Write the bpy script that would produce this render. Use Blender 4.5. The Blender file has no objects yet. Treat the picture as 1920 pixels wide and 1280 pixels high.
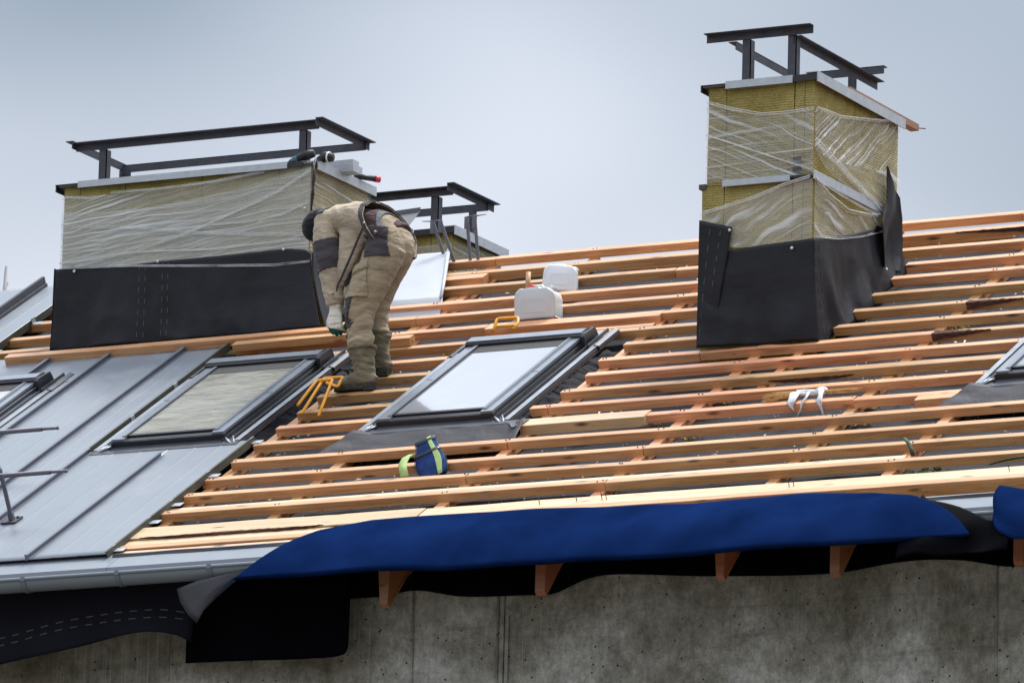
import bpy, bmesh, math, random
from math import radians, sin, cos, pi
from mathutils import Vector, Matrix, noise
random.seed(7)
sc = bpy.context.scene
COL = sc.collection

# ------------------------------------------------------------------ camera
SLOPE = radians(30.57)
YAW, PITCH, ROLL = radians(27.05), radians(12.24), radians(1.52)
f = Vector((-sin(YAW) * cos(PITCH), cos(YAW) * cos(PITCH), sin(PITCH)))
r = Vector((cos(YAW), sin(YAW), 0))
u_ = r.cross(f)
right = cos(ROLL) * r + sin(ROLL) * u_
up = -sin(ROLL) * r + cos(ROLL) * u_
cam_data = bpy.data.cameras.new('camera')
cam = bpy.data.objects.new('camera', cam_data)
COL.objects.link(cam)
m = Matrix((right, up, -f)).transposed().to_4x4()
m.translation = f * -52.6316
cam.matrix_world = m
cam_data.sensor_width = 36
cam_data.lens = 281.25
cam_data.clip_start = 0.5
cam_data.clip_end = 3000
sc.camera = cam

# ------------------------------------------------------------------ world: overcast sky
SUN_EL, SUN_AZ = radians(66), radians(14)      # azimuth from +Y towards +X
world = bpy.data.worlds.new('World')
sc.world = world
world.use_nodes = True
wt = world.node_tree
wt.nodes.clear()
def wn(t, **kw):
    n = wt.nodes.new(t)
    for k, v in kw.items(): setattr(n, k, v)
    return n
wl = wt.links.new
out = wn('ShaderNodeOutputWorld'); bg = wn('ShaderNodeBackground')
bg.inputs[1].default_value = 0.1
sky = wn('ShaderNodeTexSky', sky_type='NISHITA', sun_disc=False)
sky.sun_elevation = SUN_EL; sky.sun_rotation = SUN_AZ
tc = wn('ShaderNodeTexCoord')
mp = wn('ShaderNodeMapping'); mp.inputs['Scale'].default_value = (1, 1, 1.7)
mp.inputs['Location'].default_value = (-3.67216, -1.5845, 0.1549)
wl(tc.outputs['Generated'], mp.inputs[0])
nz = wn('ShaderNodeTexNoise'); nz.inputs['Scale'].default_value = 4.0; nz.inputs['Detail'].default_value = 3.0; nz.inputs['Roughness'].default_value = 0.42
wl(mp.outputs[0], nz.inputs['Vector'])
cr = wn('ShaderNodeValToRGB')
cr.color_ramp.elements[0].position = 0.36; cr.color_ramp.elements[0].color = (1.70, 2.16, 2.68, 1)
cr.color_ramp.elements[1].position = 0.575; cr.color_ramp.elements[1].color = (5.6, 5.85, 6.5, 1)
wl(nz.outputs['Fac'], cr.inputs[0])
sep = wn('ShaderNodeSeparateXYZ'); wl(tc.outputs['Generated'], sep.inputs[0])
zm = wn('ShaderNodeMath', operation='MULTIPLY_ADD', use_clamp=False)    # brighter overhead, as an overcast sky is
zc = wn('ShaderNodeMath', operation='MAXIMUM'); zc.inputs[1].default_value = 0.0
wl(sep.outputs[2], zc.inputs[0]); wl(zc.outputs[0], zm.inputs[0])
zm.inputs[1].default_value = 2.1; zm.inputs[2].default_value = 0.53
mul = wn('ShaderNodeMix', data_type='RGBA', blend_type='MULTIPLY'); mul.inputs[0].default_value = 1
wl(cr.outputs[0], mul.inputs[6]); wl(zm.outputs[0], mul.inputs[7])
mixs = wn('ShaderNodeMix', data_type='RGBA'); mixs.inputs[0].default_value = 0.03
wl(mul.outputs[2], mixs.inputs[6]); wl(sky.outputs[0], mixs.inputs[7])
wl(mixs.outputs[2], bg.inputs[0]); wl(bg.outputs[0], out.inputs[0])

sun_d = bpy.data.lights.new('sun', 'SUN'); sun_d.energy = 2.9; sun_d.angle = radians(15); sun_d.color = (1, .97, .93)
sun = bpy.data.objects.new('sun', sun_d); COL.objects.link(sun)
sd = Vector((sin(SUN_AZ) * cos(SUN_EL), cos(SUN_AZ) * cos(SUN_EL), sin(SUN_EL)))
sun.rotation_euler = sd.to_track_quat('Z', 'Y').to_euler(); sun.location = sd * 60
sc.view_settings.view_transform = 'Standard'; sc.view_settings.look = 'None'
sc.view_settings.exposure = 0.70; sc.view_settings.gamma = 1; sc.view_settings.use_curve_mapping = False
sc.cycles.max_bounces = 8; sc.cycles.transparent_max_bounces = 16

# ------------------------------------------------------------------ materials
class Mat:
    def __init__(s, name):
        s.m = bpy.data.materials.new(name); s.m.use_nodes = True
        s.t = s.m.node_tree; s.b = s.t.nodes['Principled BSDF']
    def n(s, t, **kw):
        n = s.t.nodes.new(t)
        ins = kw.pop('ins', {})
        for k, v in kw.items(): setattr(n, k, v)
        for k, v in ins.items(): s.set(n.inputs[k], v)
        return n
    def set(s, sock, v):
        if isinstance(v, bpy.types.NodeSocket): s.t.links.new(v, sock)
        elif isinstance(v, bpy.types.Node): s.t.links.new(v.outputs[0], sock)
        else: sock.default_value = v
    def p(s, **kw):
        for k, v in kw.items(): s.set(s.b.inputs[k.replace('_', ' ')], v)
    def coord(s, scale=(1, 1, 1), which='Object', rot=(0, 0, 0), rand=0):
        tc = s.n('ShaderNodeTexCoord'); mp = s.n('ShaderNodeMapping', ins={'Vector': tc.outputs[which], 'Scale': scale, 'Rotation': rot})
        if rand:
            oi = s.n('ShaderNodeObjectInfo'); mu = s.n('ShaderNodeMath', operation='MULTIPLY', ins={0: oi.outputs['Random'], 1: rand})
            s.set(mp.inputs['Location'], mu)
        return mp
    def noise(s, co, scale=5, detail=4, rough=.55, dist=0):
        return s.n('ShaderNodeTexNoise', ins={'Vector': co, 'Scale': scale, 'Detail': detail, 'Roughness': rough, 'Distortion': dist})
    def ramp(s, fac, stops):
        n = s.n('ShaderNodeValToRGB', ins={0: fac}); e = n.color_ramp.elements
        while len(e) < len(stops): e.new(.5)
        for el, (p, c) in zip(e, stops):
            el.position = p; el.color = (c, c, c, 1) if isinstance(c, (int, float)) else (*c, 1)
        return n
    def mix(s, fac, a, b, mode='MIX'):
        n = s.n('ShaderNodeMix', data_type='RGBA', blend_type=mode)
        s.set(n.inputs[0], fac)
        for i, c in ((6, a), (7, b)):
            s.set(n.inputs[i], (*c, 1) if isinstance(c, tuple) else c)
        return n.outputs[2]
    def bump(s, h, strength=.3, dist=.01):
        n = s.n('ShaderNodeBump', ins={'Strength': strength, 'Distance': dist, 'Height': h})
        s.p(Normal=n); return n
    def fac(s, n): return n.outputs['Fac'] if 'Fac' in n.outputs else n.outputs[0]

def wood(name, light, dark, knot=True, sat=1.0):
    M = Mat(name)
    co = M.coord((.55, 9, 9), rand=37)
    g = M.noise(co, 3, 6, .6, 1.2)
    co2 = M.coord((.9, 26, 26), rand=51)
    g2 = M.noise(co2, 4, 4, .6, .4)
    c = M.ramp(M.fac(g), [(.28, dark), (.5, tuple(a * .55 + b * .45 for a, b in zip(light, dark))), (.72, light)]).outputs[0]
    c = M.mix(.55, c, M.ramp(M.fac(g2), [(.3, .66), (.7, 1.0)]).outputs[0], 'MULTIPLY')
    if knot:
        ck = M.coord((1.25, 5, 5), rand=93)
        vo = M.n('ShaderNodeTexVoronoi', ins={'Vector': ck, 'Scale': 2.1, 'Randomness': 1.0})
        k = M.ramp(vo.outputs['Distance'], [(.045, 1), (.09, .7), (.17, 0)])
        c = M.mix(k.outputs[0], c, (.085, .035, .016))
    oi = M.n('ShaderNodeObjectInfo')
    hs = M.n('ShaderNodeHueSaturation', ins={'Color': c, 'Hue': M.n('ShaderNodeMapRange', ins={0: oi.outputs['Random'], 3: .484, 4: .509}).outputs[0],
             'Value': M.n('ShaderNodeMapRange', ins={0: oi.outputs['Random'], 3: 1.10, 4: .62}).outputs[0], 'Saturation': sat})
    cn = M.noise(M.coord((.7, 34, 34), rand=71), 3, 2, .5, .3); cm = M.noise(M.coord((1.4, 3, 3), rand=19), 2, 2)
    cf = M.n('ShaderNodeMath', operation='MULTIPLY', ins={0: M.ramp(M.fac(cn), [(.485, 0), (.5, .8), (.515, 0)]), 1: M.ramp(M.fac(cm), [(.5, 0), (.58, 1)])})
    hs_c = M.mix(cf, hs.outputs[0], (.10, .045, .02))
    # weather greying in streaks
    gw = M.noise(M.coord((1.3, 4, 4), rand=11), 2, 3)
    c = M.mix(M.ramp(M.fac(gw), [(.60, 0), (.78, .45)]).outputs[0], hs_c, (.30, .22, .16))
    M.p(Base_Color=c, Roughness=.46, Specular_IOR_Level=.9)
    M.bump(M.fac(g2), .3, .004)
    return M.m
WOOD = wood('pine_batten', (.88, .51, .23), (.56, .215, .068), sat=1.0)
WOOD_PALE = wood('pale_plank', (.86, .62, .36), (.68, .43, .21))
WOOD_RAFTER = wood('rafter_timber', (.48, .18, .06), (.33, .11, .032))

def bark():
    M = Mat('bark'); co = M.coord((6, 30, 30)); g = M.noise(co, 3, 5, .7)
    M.p(Base_Color=M.ramp(M.fac(g), [(.3, (.03, .012, .008)), (.55, (.10, .04, .025)), (.75, (.22, .12, .08))]).outputs[0], Roughness=.9)
    M.bump(M.fac(g), .8, .02); return M.m
BARK = bark()

def sheet(name, col, rough, bumps=((6, .25, .03),), spec=.4, var=.25, sheen=0):
    M = Mat(name); co = M.coord()
    g = M.noise(co, 2.2, 4)
    d = tuple(x * (1 - var) for x in col); l = tuple(min(1, x * (1 + var)) for x in col)
    M.p(Base_Color=M.ramp(M.fac(g), [(.3, d), (.7, l)]).outputs[0], Roughness=rough, Specular_IOR_Level=spec)
    h = None
    for s, w, dist in bumps:
        nn = M.noise(co, s, 4, .55, .6); hh = M.n('ShaderNodeMath', operation='MULTIPLY', ins={0: M.fac(nn), 1: w * dist * 40})
        h = hh if h is None else M.n('ShaderNodeMath', operation='ADD', ins={0: h, 1: hh})
    M.bump(h, .6, .03)
    if sheen: M.p(Sheen_Weight=sheen)
    return M
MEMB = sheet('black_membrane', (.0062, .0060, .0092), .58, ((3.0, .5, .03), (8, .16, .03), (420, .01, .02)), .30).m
UNDER = sheet('grey_underlay', (.021, .0225, .028), .75, ((5, .4, .02), (16, .16, .02)), .14, .4)
UNDER = UNDER.m
BLUE = sheet('blue_tarp', (.0044, .0150, .064), .62, ((1.6, .3, .03), (6, .16, .02)), .0, .30)
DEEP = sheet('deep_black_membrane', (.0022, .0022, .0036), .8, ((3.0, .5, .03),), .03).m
BLUE.p(Specular_Tint=(.25, .45, 1, 1))
BLUE = BLUE.m
HANG = sheet('hanging_membrane_fabric', (.0060, .0060, .0100), .75, ((3.0, .5, .03), (9, .2, .03)), .10).m
GREYM = sheet('grey_membrane_underside', (.055, .055, .062), .75, ((5, .3, .02),), .25).m
APRON = sheet('purple_grey_apron', (.030, .027, .034), .65, ((5, .5, .03), (14, .2, .02)), .4, .2).m
def plain(name, col, rough=.5, metal=0., spec=.5, var=.12, sc_=6., bump=0.):
    M = Mat(name); g = M.noise(M.coord(), sc_, 5)
    M.p(Base_Color=M.ramp(M.fac(g), [(.3, tuple(c * (1 - var) for c in col)), (.7, tuple(min(1, c * (1 + var)) for c in col))]).outputs[0],
        Roughness=rough, Metallic=metal, Specular_IOR_Level=spec)
    if bump: M.bump(M.fac(g), bump, .01)
    return M.m
STEEL = plain('primed_steel', (.050, .050, .064), .62, 0, .4, .25, 14, .15)
FRAME = plain('window_frame_paint', (.022, .023, .030), .36, 0, .5, .08)
FRAME_TOP = plain('window_cover_sky_lit', (.22, .245, .28), .30, .4, .5, .1, 9)  # paler than the frame: sky reflection on upper faces put into the base colour
DARKFRAME = plain('window_hood_paint', (.014, .014, .019), .40, 0, .5, .08)
FLASH = plain('window_flashing', (.062, .067, .078), .42, .3, .5, .2, 8, .25)
FLASHL = plain('flashing_edge', (.30, .33, .36), .4, .5, .5, .2, 8, .2)
GALV = plain('galvanised_strip', (.42, .45, .475), .42, .45, .5, .10, 20)
WHITE = plain('white_coated_sheet', (.42, .445, .48), .4, 0, .5, .05, 3)
OLIVE = plain('sheet_edge_underside', (.075, .075, .06), .6, .2, .4, .3)
YELLOW = plain('yellow_paint', (.80, .34, .012), .45, 0, .5, .12, 30, .1)
JUG = Mat('jerrycan_plastic'); JUG.p(Base_Color=(.62, .64, .66, 1), Roughness=.42, Subsurface_Weight=.25, Subsurface_Radius=(.03, .03, .03))
g_ = JUG.noise(JUG.coord(), 7, 3); JUG.bump(JUG.fac(g_), .25, .01); JUG = JUG.m
RED = plain('red_plastic', (.55, .03, .04), .4)
BLACKP = plain('black_plastic', (.012, .012, .014), .5)
TEALP = plain('teal_plastic', (.012, .085, .11), .45)
DENIM = plain('blue_work_fabric', (.018, .045, .17), .85, 0, .2, .35, 18, .4)
LIME = plain('lime_strap', (.38, .52, .20), .8, 0, .2, .15, 25, .2)
STRAW = plain('straw', (.55, .33, .13), .8, 0, .2, .3, 30)
RAG = plain('white_rag', (.58, .59, .62), .8, 0, .2, .05, 20, .3)
DISC = plain('white_fixing_disc', (.75, .75, .76), .5)
DASH = plain('printed_dash', (.060, .062, .074), .8)
RODM = plain('grey_painted_rod', (.13, .13, .155), .5, .2)
TUFT = plain('mineral_wool_scrap', (.42, .36, .14), .95, 0, .1, .4, 30)
CHIP = plain('sawdust_chip', (.62, .55, .42), .9, 0, .1, .4, 30)
LEAF = plain('dark_green_leaf', (.03, .055, .022), .7, 0, .3, .5, 20)
TWIG = plain('grey_twig', (.30, .29, .30), .9)

def metal_sheet():
    M = Mat('grey_roof_sheet'); co = M.coord()
    big = M.noise(co, 1.1, 3); dust = M.noise(M.coord((1.3, 1.0, 1)), 2.6, 6, .6, .8)
    base = M.ramp(M.fac(big), [(.3, (.185, .210, .238)), (.7, (.205, .230, .260))]).outputs[0]
    c = M.mix(M.ramp(M.fac(dust), [(.56, 0), (.82, .30)]).outputs[0], base, (.32, .32, .33))
    M.p(Base_Color=c, Roughness=M.ramp(M.fac(dust), [(.4, .36), (.75, .55)]).outputs[0], Metallic=.12, Specular_IOR_Level=.5)
    wob = M.noise(M.coord((1.2, .5, 1)), 2.4, 2)
    M.bump(M.fac(wob), .25, .02); return M.m
SHEET = metal_sheet()
SEAM = plain('grey_sheet_seam', (.15, .165, .20), .45, .1, .5, .06)

def wool():
    M = Mat('mineral_wool'); tc = M.n('ShaderNodeTexCoord')
    big = M.noise(M.coord(), 4, 4)
    c = M.ramp(M.fac(big), [(.3, (.27, .215, .065)), (.55, (.39, .32, .11)), (.75, (.50, .43, .18))]).outputs[0]
    w = M.n('ShaderNodeTexWave', wave_type='BANDS', bands_direction='Z', ins={'Vector': M.coord((1, 1, 1)), 'Scale': 19., 'Distortion': 3.0, 'Detail': 2, 'Detail Scale': 3})
    fine = M.noise(M.coord((9, 9, 60)), 4, 4, .7)
    pit = M.noise(M.coord((34, 34, 46)), 2, 4, .75)
    c = M.mix(.26, c, M.ramp(w.outputs['Fac'], [(.1, .52), (.6, 1.)]).outputs[0], 'MULTIPLY')
    c = M.mix(.6, c, M.ramp(M.fac(pit), [(.35, .45), (.6, 1.05)]).outputs[0], 'MULTIPLY')
    M.p(Base_Color=c, Roughness=.95, Specular_IOR_Level=.1)
    h = M.n('ShaderNodeMath', operation='ADD', ins={0: w.outputs['Fac'], 1: M.fac(pit)})
    M.bump(h, .5, .012); return M.m
WOOL = wool()

def film(name, along=(2.0, 46.), skew=0., lo=.44, hi=.72, amin=.10, amax=.85, warp=.10):
    """clear stretch film: UV is in metres, creases run along U"""
    M = Mat(name); tc = M.n('ShaderNodeTexCoord')
    sp = M.n('ShaderNodeSeparateXYZ', ins={0: tc.outputs['UV']})
    w1 = M.noise(M.n('ShaderNodeMapping', ins={'Vector': tc.outputs['UV'], 'Scale': (1, 1, 1)}), 1.7, 2)
    wv = M.n('ShaderNodeMath', operation='MULTIPLY_ADD', ins={0: M.fac(w1), 1: warp * 3, 2: sp.outputs[1]})
    sk = M.n('ShaderNodeMath', operation='MULTIPLY_ADD', ins={0: sp.outputs[0], 1: skew, 2: wv})
    cb = M.n('ShaderNodeCombineXYZ', ins={0: M.n('ShaderNodeMath', operation='MULTIPLY', ins={0: sp.outputs[0], 1: along[0]}), 1: M.n('ShaderNodeMath', operation='MULTIPLY', ins={0: sk, 1: along[1]})})
    g = M.noise(cb, 1.0, 5, .62, .35)
    cb2 = M.n('ShaderNodeCombineXYZ', ins={0: M.n('ShaderNodeMath', operation='MULTIPLY', ins={0: sp.outputs[0], 1: along[0] * 1.7}), 1: M.n('ShaderNodeMath', operation='MULTIPLY', ins={0: sk, 1: along[1] * .28})})
    g2 = M.noise(cb2, 1.0, 3, .5)
    a = M.n('ShaderNodeMath', operation='MULTIPLY', ins={0: M.fac(g), 1: M.n('ShaderNodeMapRange', ins={0: M.fac(g2), 1: .3, 2: .7, 3: .82, 4: 1.14}).outputs[0]})
    al = M.ramp(a, [(lo, amin), (.5 * (lo + hi), .5 * (amin + amax) * .62), (hi, amax)])
    M.p(Base_Color=(.80, .82, .80, 1), Roughness=.30, Specular_IOR_Level=.6, Alpha=al.outputs[0])
    M.bump(a, .8, .03); return M.m
FILM_A = film('stretch_film_flat', (.45, 60.), -.05, .43, .68, .24, .85, .022)
FILM_B = film('stretch_film_slanted', (.6, 64.), -.20, .44, .66, .20, .92, .03)
FILM_H = film('stretch_film_clear', (.45, 60.), -.05, .47, .72, .07, .72, .022)
FILM_E = film('stretch_film_descending', (.7, 52.), .46, .45, .66, .10, .80, .05)
FILM_C = film('stretch_film_side', (.7, 70.), .10, .44, .66, .14, .75, .028)
FILM_F = film('stretch_film_rising', (.9, 44.), -.72, .44, .64, .12, .85, .06)
FILM_D = film('stretch_film_loose', (1.5, 17.), -.42, .42, .66, .20, .66, .10)
FILM_G = film('stretch_film_loose_side', (1.6, 18.), .30, .43, .66, .16, .66, .10)
STRAND = Mat('stretch_film_strand'); STRAND.p(Base_Color=(.82, .84, .84, 1), Roughness=.3)
g_ = STRAND.noise(STRAND.coord((3, 3, 9)), 3, 2); STRAND.p(Alpha=STRAND.ramp(STRAND.fac(g_), [(.3, .22), (.7, .55)]).outputs[0]); STRAND = STRAND.m

def concrete():
    M = Mat('stained_concrete'); co = M.coord()
    a = M.noise(co, 1.6, 7, .62, .3); b = M.noise(co, 9, 6, .65); st = M.noise(M.coord((9, 9, .35)), 2.2, 6, .65, .5)
    st2 = M.noise(M.coord((30, 30, .5)), 2.0, 4, .6, .2)
    c = M.ramp(M.fac(a), [(.30, (.20, .185, .14)), (.45, (.335, .32, .27)), (.56, (.48, .465, .42)), (.70, (.70, .69, .67))]).outputs[0]
    c = M.mix(.62, c, M.ramp(M.fac(b), [(.32, .5), (.52, .95), (.72, 1.25)]).outputs[0], 'MULTIPLY')
    d_ = M.noise(M.coord((1, 1, .6)), 26, 5, .7); c = M.mix(.6, c, M.ramp(M.fac(d_), [(.35, .55), (.55, 1.0), (.7, 1.25)]).outputs[0], 'MULTIPLY')
    c = M.mix(M.ramp(M.fac(st), [(.56, 0), (.76, .45)]).outputs[0], c, (.10, .09, .065))
    wm = M.noise(M.coord((1.1, 1.1, .5)), 1.3, 3)
    wf = M.n('ShaderNodeMath', operation='MULTIPLY', ins={0: M.ramp(M.fac(st2), [(.56, 0), (.68, .75)]), 1: M.ramp(M.fac(wm), [(.46, 0), (.56, 1)])})
    c = M.mix(wf, c, (.46, .455, .43))
    vo = M.n('ShaderNodeTexVoronoi', ins={'Vector': co, 'Scale': 16})
    pm = M.noise(co, 30, 2); pr = M.n('ShaderNodeMath', operation='MULTIPLY_ADD', ins={0: M.fac(pm), 1: -.16, 2: vo.outputs['Distance']})
    pit = M.ramp(pr, [(.0, 1), (.032, 0)])
    c = M.mix(pit.outputs[0], c, (.03, .028, .022))
    rs = M.noise(co, 3.1, 4, .6); c = M.mix(M.ramp(M.fac(rs), [(.69, 0), (.76, .7)]).outputs[0], c, (.14, .066, .035))
    hl = M.noise(M.coord((.35, .35, 7)), 1.6, 4, .6, .2); c = M.mix(M.ramp(M.fac(hl), [(.58, 0), (.66, .28), (.70, 0)]).outputs[0], c, (.11, .10, .075))
    fine = M.noise(co, 75, 4, .75); c = M.mix(.55, c, M.ramp(M.fac(fine), [(.35, .6), (.6, 1.15)]).outputs[0], 'MULTIPLY')
    M.p(Base_Color=c, Roughness=.9, Specular_IOR_Level=.2)
    h = M.n('ShaderNodeMath', operation='MULTIPLY_ADD', ins={0: pit, 1: -1.5, 2: M.fac(b)})
    M.bump(h, .5, .02); return M.m
CONC = concrete()

def cloth(name, col, dirt, var=.25, stripe=90):
    M = Mat(name); co = M.coord()
    a = M.noise(co, 6, 5, .6); w = M.noise(M.coord((1, 1, 1)), stripe * 3, 2); fold = M.noise(M.coord((5, 5, 15), rot=(.25, .5, 0)), 1.5, 3, .5, .8)
    c = M.ramp(M.fac(a), [(.25, dirt), (.5, col), (.8, tuple(min(1, x * (1 + var)) for x in col))]).outputs[0]
    c = M.mix(.5, c, M.ramp(M.fac(w), [(.3, .7), (.7, 1.1)]).outputs[0], 'MULTIPLY')
    M.p(Base_Color=c, Roughness=.9, Specular_IOR_Level=.15, Sheen_Weight=.15)
    h = M.n('ShaderNodeMath', operation='MULTIPLY_ADD', ins={0: M.fac(w), 1: .06, 2: M.fac(fold)})
    M.bump(h, .55, .035); return M.m
KHAKI = cloth('khaki_jacket', (.40, .33, .24), (.31, .25, .175))
KHAKI_T = cloth('khaki_trousers', (.345, .28, .19), (.255, .20, .13))
CHAR = cloth('charcoal_patch', (.056, .048, .054), (.038, .033, .037))
BELT = cloth('grey_belt', (.15, .15, .16), (.08, .08, .085))
BLACKC = cloth('black_knit', (.014, .014, .018), (.009, .009, .011))
BOOT = cloth('worn_boot', (.175, .152, .10), (.085, .072, .046), .5)
SOLE = plain('boot_sole', (.045, .042, .034), .85, 0, .2, .4, 25, .4)
GLOVE = cloth('white_glove', (.74, .71, .62), (.58, .54, .45))
GLOVET = cloth('teal_glove_palm', (.012, .10, .085), (.008, .06, .05))
SHIRT = cloth('maroon_shirt', (.055, .028, .03), (.04, .02, .022))
SKIN = plain('skin', (.50, .30, .22), .55)
BUTTON = plain('brass_button', (.42, .38, .32), .35, .8)

def pane_mat(name, kind):
    M = Mat(name)
    if kind == 'white':
        g = M.noise(M.coord(), 3, 3)
        M.p(Base_Color=M.ramp(M.fac(g), [(.3, (.22, .245, .27)), (.7, (.26, .28, .305))]).outputs[0], Roughness=.10, Coat_Weight=1.0, Coat_Roughness=.03)
        d = M.noise(M.coord(), 90, 2); M.p(Roughness=M.ramp(M.fac(d), [(.6, .1), (.75, .4)]).outputs[0])
    else:
        w = M.noise(M.coord((1.0, 5.5, 1)), 2.2, 7, .65, 2.6); g2 = M.noise(M.coord(), 12, 5, .7)
        c = M.ramp(M.fac(w), [(.3, (.13, .13, .10)), (.45, (.24, .24, .20)), (.6, (.345, .345, .305)), (.75, (.47, .47, .44))]).outputs[0]
        c = M.mix(M.ramp(M.fac(g2), [(.62, 0), (.72, .35)]).outputs[0], c, (.45, .46, .42))
        M.p(Base_Color=c, Roughness=.25, Coat_Weight=1.0, Coat_Roughness=.03)
    return M.m
PANE_W = pane_mat('filmed_glass', 'white'); PANE_G = pane_mat('plastic_behind_glass', 'grey')
def awning():
    M = Mat('awning_cloth'); w = M.n('ShaderNodeTexWave', bands_direction='Y', ins={'Vector': M.coord(), 'Scale': 28., 'Distortion': .3})
    M.p(Base_Color=M.ramp(w.outputs['Fac'], [(.3, (.018, .018, .018)), (.8, (.075, .075, .072))]).outputs[0], Roughness=.6, Specular_IOR_Level=.2); return M.m
AWN = awning()
GROUND = Mat('site_ground'); g_ = GROUND.noise(GROUND.coord((.2, .2, .2)), 4, 6)
GROUND.p(Base_Color=GROUND.ramp(GROUND.fac(g_), [(.3, (.055, .05, .04)), (.7, (.12, .11, .085))]).outputs[0], Roughness=.95); GROUND = GROUND.m

# ------------------------------------------------------------------ mesh helpers
class MB:
    def __init__(s): s.v = []; s.f = []; s.mi = []; s.uv = {}; s.sm = []
    def add(s, vs, fs, mi=0, smooth=False):
        b = len(s.v); s.v += [tuple(v) for v in vs]
        for q in fs: s.f.append(tuple(b + i for i in q)); s.mi.append(mi); s.sm.append(smooth)
        return b
    def box(s, a, b, mi=0, M=None):
        (x0, y0, z0), (x1, y1, z1) = a, b
        vs = [Vector(p) for p in ((x0, y0, z0), (x1, y0, z0), (x1, y1, z0), (x0, y1, z0), (x0, y0, z1), (x1, y0, z1), (x1, y1, z1), (x0, y1, z1))]
        if M is not None: vs = [M @ v for v in vs]
        s.add(vs, [(0, 3, 2, 1), (4, 5, 6, 7), (0, 1, 5, 4), (1, 2, 6, 5), (2, 3, 7, 6), (3, 0, 4, 7)], mi)
    def loft(s, rings, mi=0, smooth=True, caps=True, closed=True):
        n = len(rings[0]); vs = [p for rg in rings for p in rg]; fs = []
        for i in range(len(rings) - 1):
            for j in range(n if closed else n - 1):
                k = (j + 1) % n
                fs.append((i * n + j, i * n + k, (i + 1) * n + k, (i + 1) * n + j))
        if caps and closed: fs += [tuple(reversed(range(n))), tuple(range((len(rings) - 1) * n, len(rings) * n))]
        s.add(vs, fs, mi, smooth)
    def tube(s, pts, rad, segs=10, mi=0, hint=Vector((0, 0, 1)), caps=True, flat=1.0):
        pts = [Vector(p) for p in pts]; rings = []
        if not isinstance(rad, (list, tuple)): rad = [rad] * len(pts)
        for i, p in enumerate(pts):
            t = (pts[min(i + 1, len(pts) - 1)] - pts[max(i - 1, 0)]).normalized()
            h = hint if abs(t.dot(hint)) < .95 else Vector((1, 0, 0))
            a = t.cross(h).normalized(); b = a.cross(t).normalized()
            q = rad[i]; rx, ry = q if isinstance(q, (list, tuple)) else (q, q * flat)
            rings.append([p + a * cos(2 * pi * k / segs) * rx + b * sin(2 * pi * k / segs) * ry for k in range(segs)])
        s.loft(rings, mi, True, caps)
    def ball(s, c, rad, M=None, mi=0, nu=16, nv=10):
        c = Vector(c); rings = []
        for i in range(1, nv):
            th = pi * i / nv
            rg = []
            for k in range(nu):
                p = Vector((rad[0] * sin(th) * cos(2 * pi * k / nu), rad[1] * sin(th) * sin(2 * pi * k / nu), rad[2] * cos(th)))
                if M is not None: p = M @ p
                rg.append(c + p)
            rings.append(rg)
        s.loft(list(reversed(rings)), mi, True, True)
    def grid(s, fn, nu, nv, mi=0, smooth=True, uvfn=None):
        b = len(s.v); 
        for j in range(nv + 1):
            for i in range(nu + 1):
                s.v.append(tuple(fn(i / nu, j / nv)))
                if uvfn: s.uv[len(s.v) - 1] = uvfn(i / nu, j / nv)
        for j in range(nv):
            for i in range(nu):
                a = b + j * (nu + 1) + i
                s.f.append((a, a + 1, a + nu + 2, a + nu + 1)); s.mi.append(mi); s.sm.append(smooth)
    def mesh(s, name, mats):
        me = bpy.data.meshes.new(name); me.from_pydata(s.v, [], s.f)
        for m_ in (mats if isinstance(mats, (list, tuple)) else [mats]): me.materials.append(m_)
        me.polygons.foreach_set('material_index', s.mi); me.polygons.foreach_set('use_smooth', s.sm)
        if s.uv:
            uvl = me.uv_layers.new(name='UVMap')
            for lp in me.loops: uvl.data[lp.index].uv = s.uv.get(lp.vertex_index, (0, 0))
        me.update(); return me

def empty(name, label, cat, loc=(0, 0, 0), rot=(0, 0, 0), group=None):
    o = bpy.data.objects.new(name, None); COL.objects.link(o); o.location = loc; o.rotation_euler = rot
    o.empty_display_size = .2
    return tag(o, label, cat, group)
def tag(o, label, cat=None, group=None, kind=None):
    if label: o['label'] = label
    if cat: o['category'] = cat
    if group: o['group'] = group
    if kind or cat: o['kind'] = kind or 'thing'
    return o
def obj(name, mb, mats, parent=None, loc=(0, 0, 0), rot=(0, 0, 0), label=None, solid=0):
    me = mb if isinstance(mb, bpy.types.Mesh) else mb.mesh(name, mats)
    o = bpy.data.objects.new(name, me); COL.objects.link(o); o.location = loc; o.rotation_euler = rot
    if parent: o.parent = parent
    if label: o['label'] = label
    if solid:
        md = o.modifiers.new('thick', 'SOLIDIFY'); md.thickness = solid; md.offset = -1
    return o
Vs = Vector((0, cos(SLOPE), sin(SLOPE))); Ns = Vector((0, -sin(SLOPE), cos(SLOPE)))
def rw(u, v, n=0): return Vector((u, 0, 0)) + Vs * v + Ns * n          # roof coordinates to the world
def nz3(p, s=1., seed=0.): return noise.noise(Vector((p[0] * s + seed, p[1] * s - seed * .7, p[2] * s + seed * 1.3)))
ROT = (SLOPE, 0, 0)
def lerp_tab(tab, x):
    if x <= tab[0][0]: return tab[0][1]
    for (a, b), (c, d) in zip(tab, tab[1:]):
        if x <= c: return b + (d - b) * (x - a) / (c - a)
    return tab[-1][1]
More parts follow.
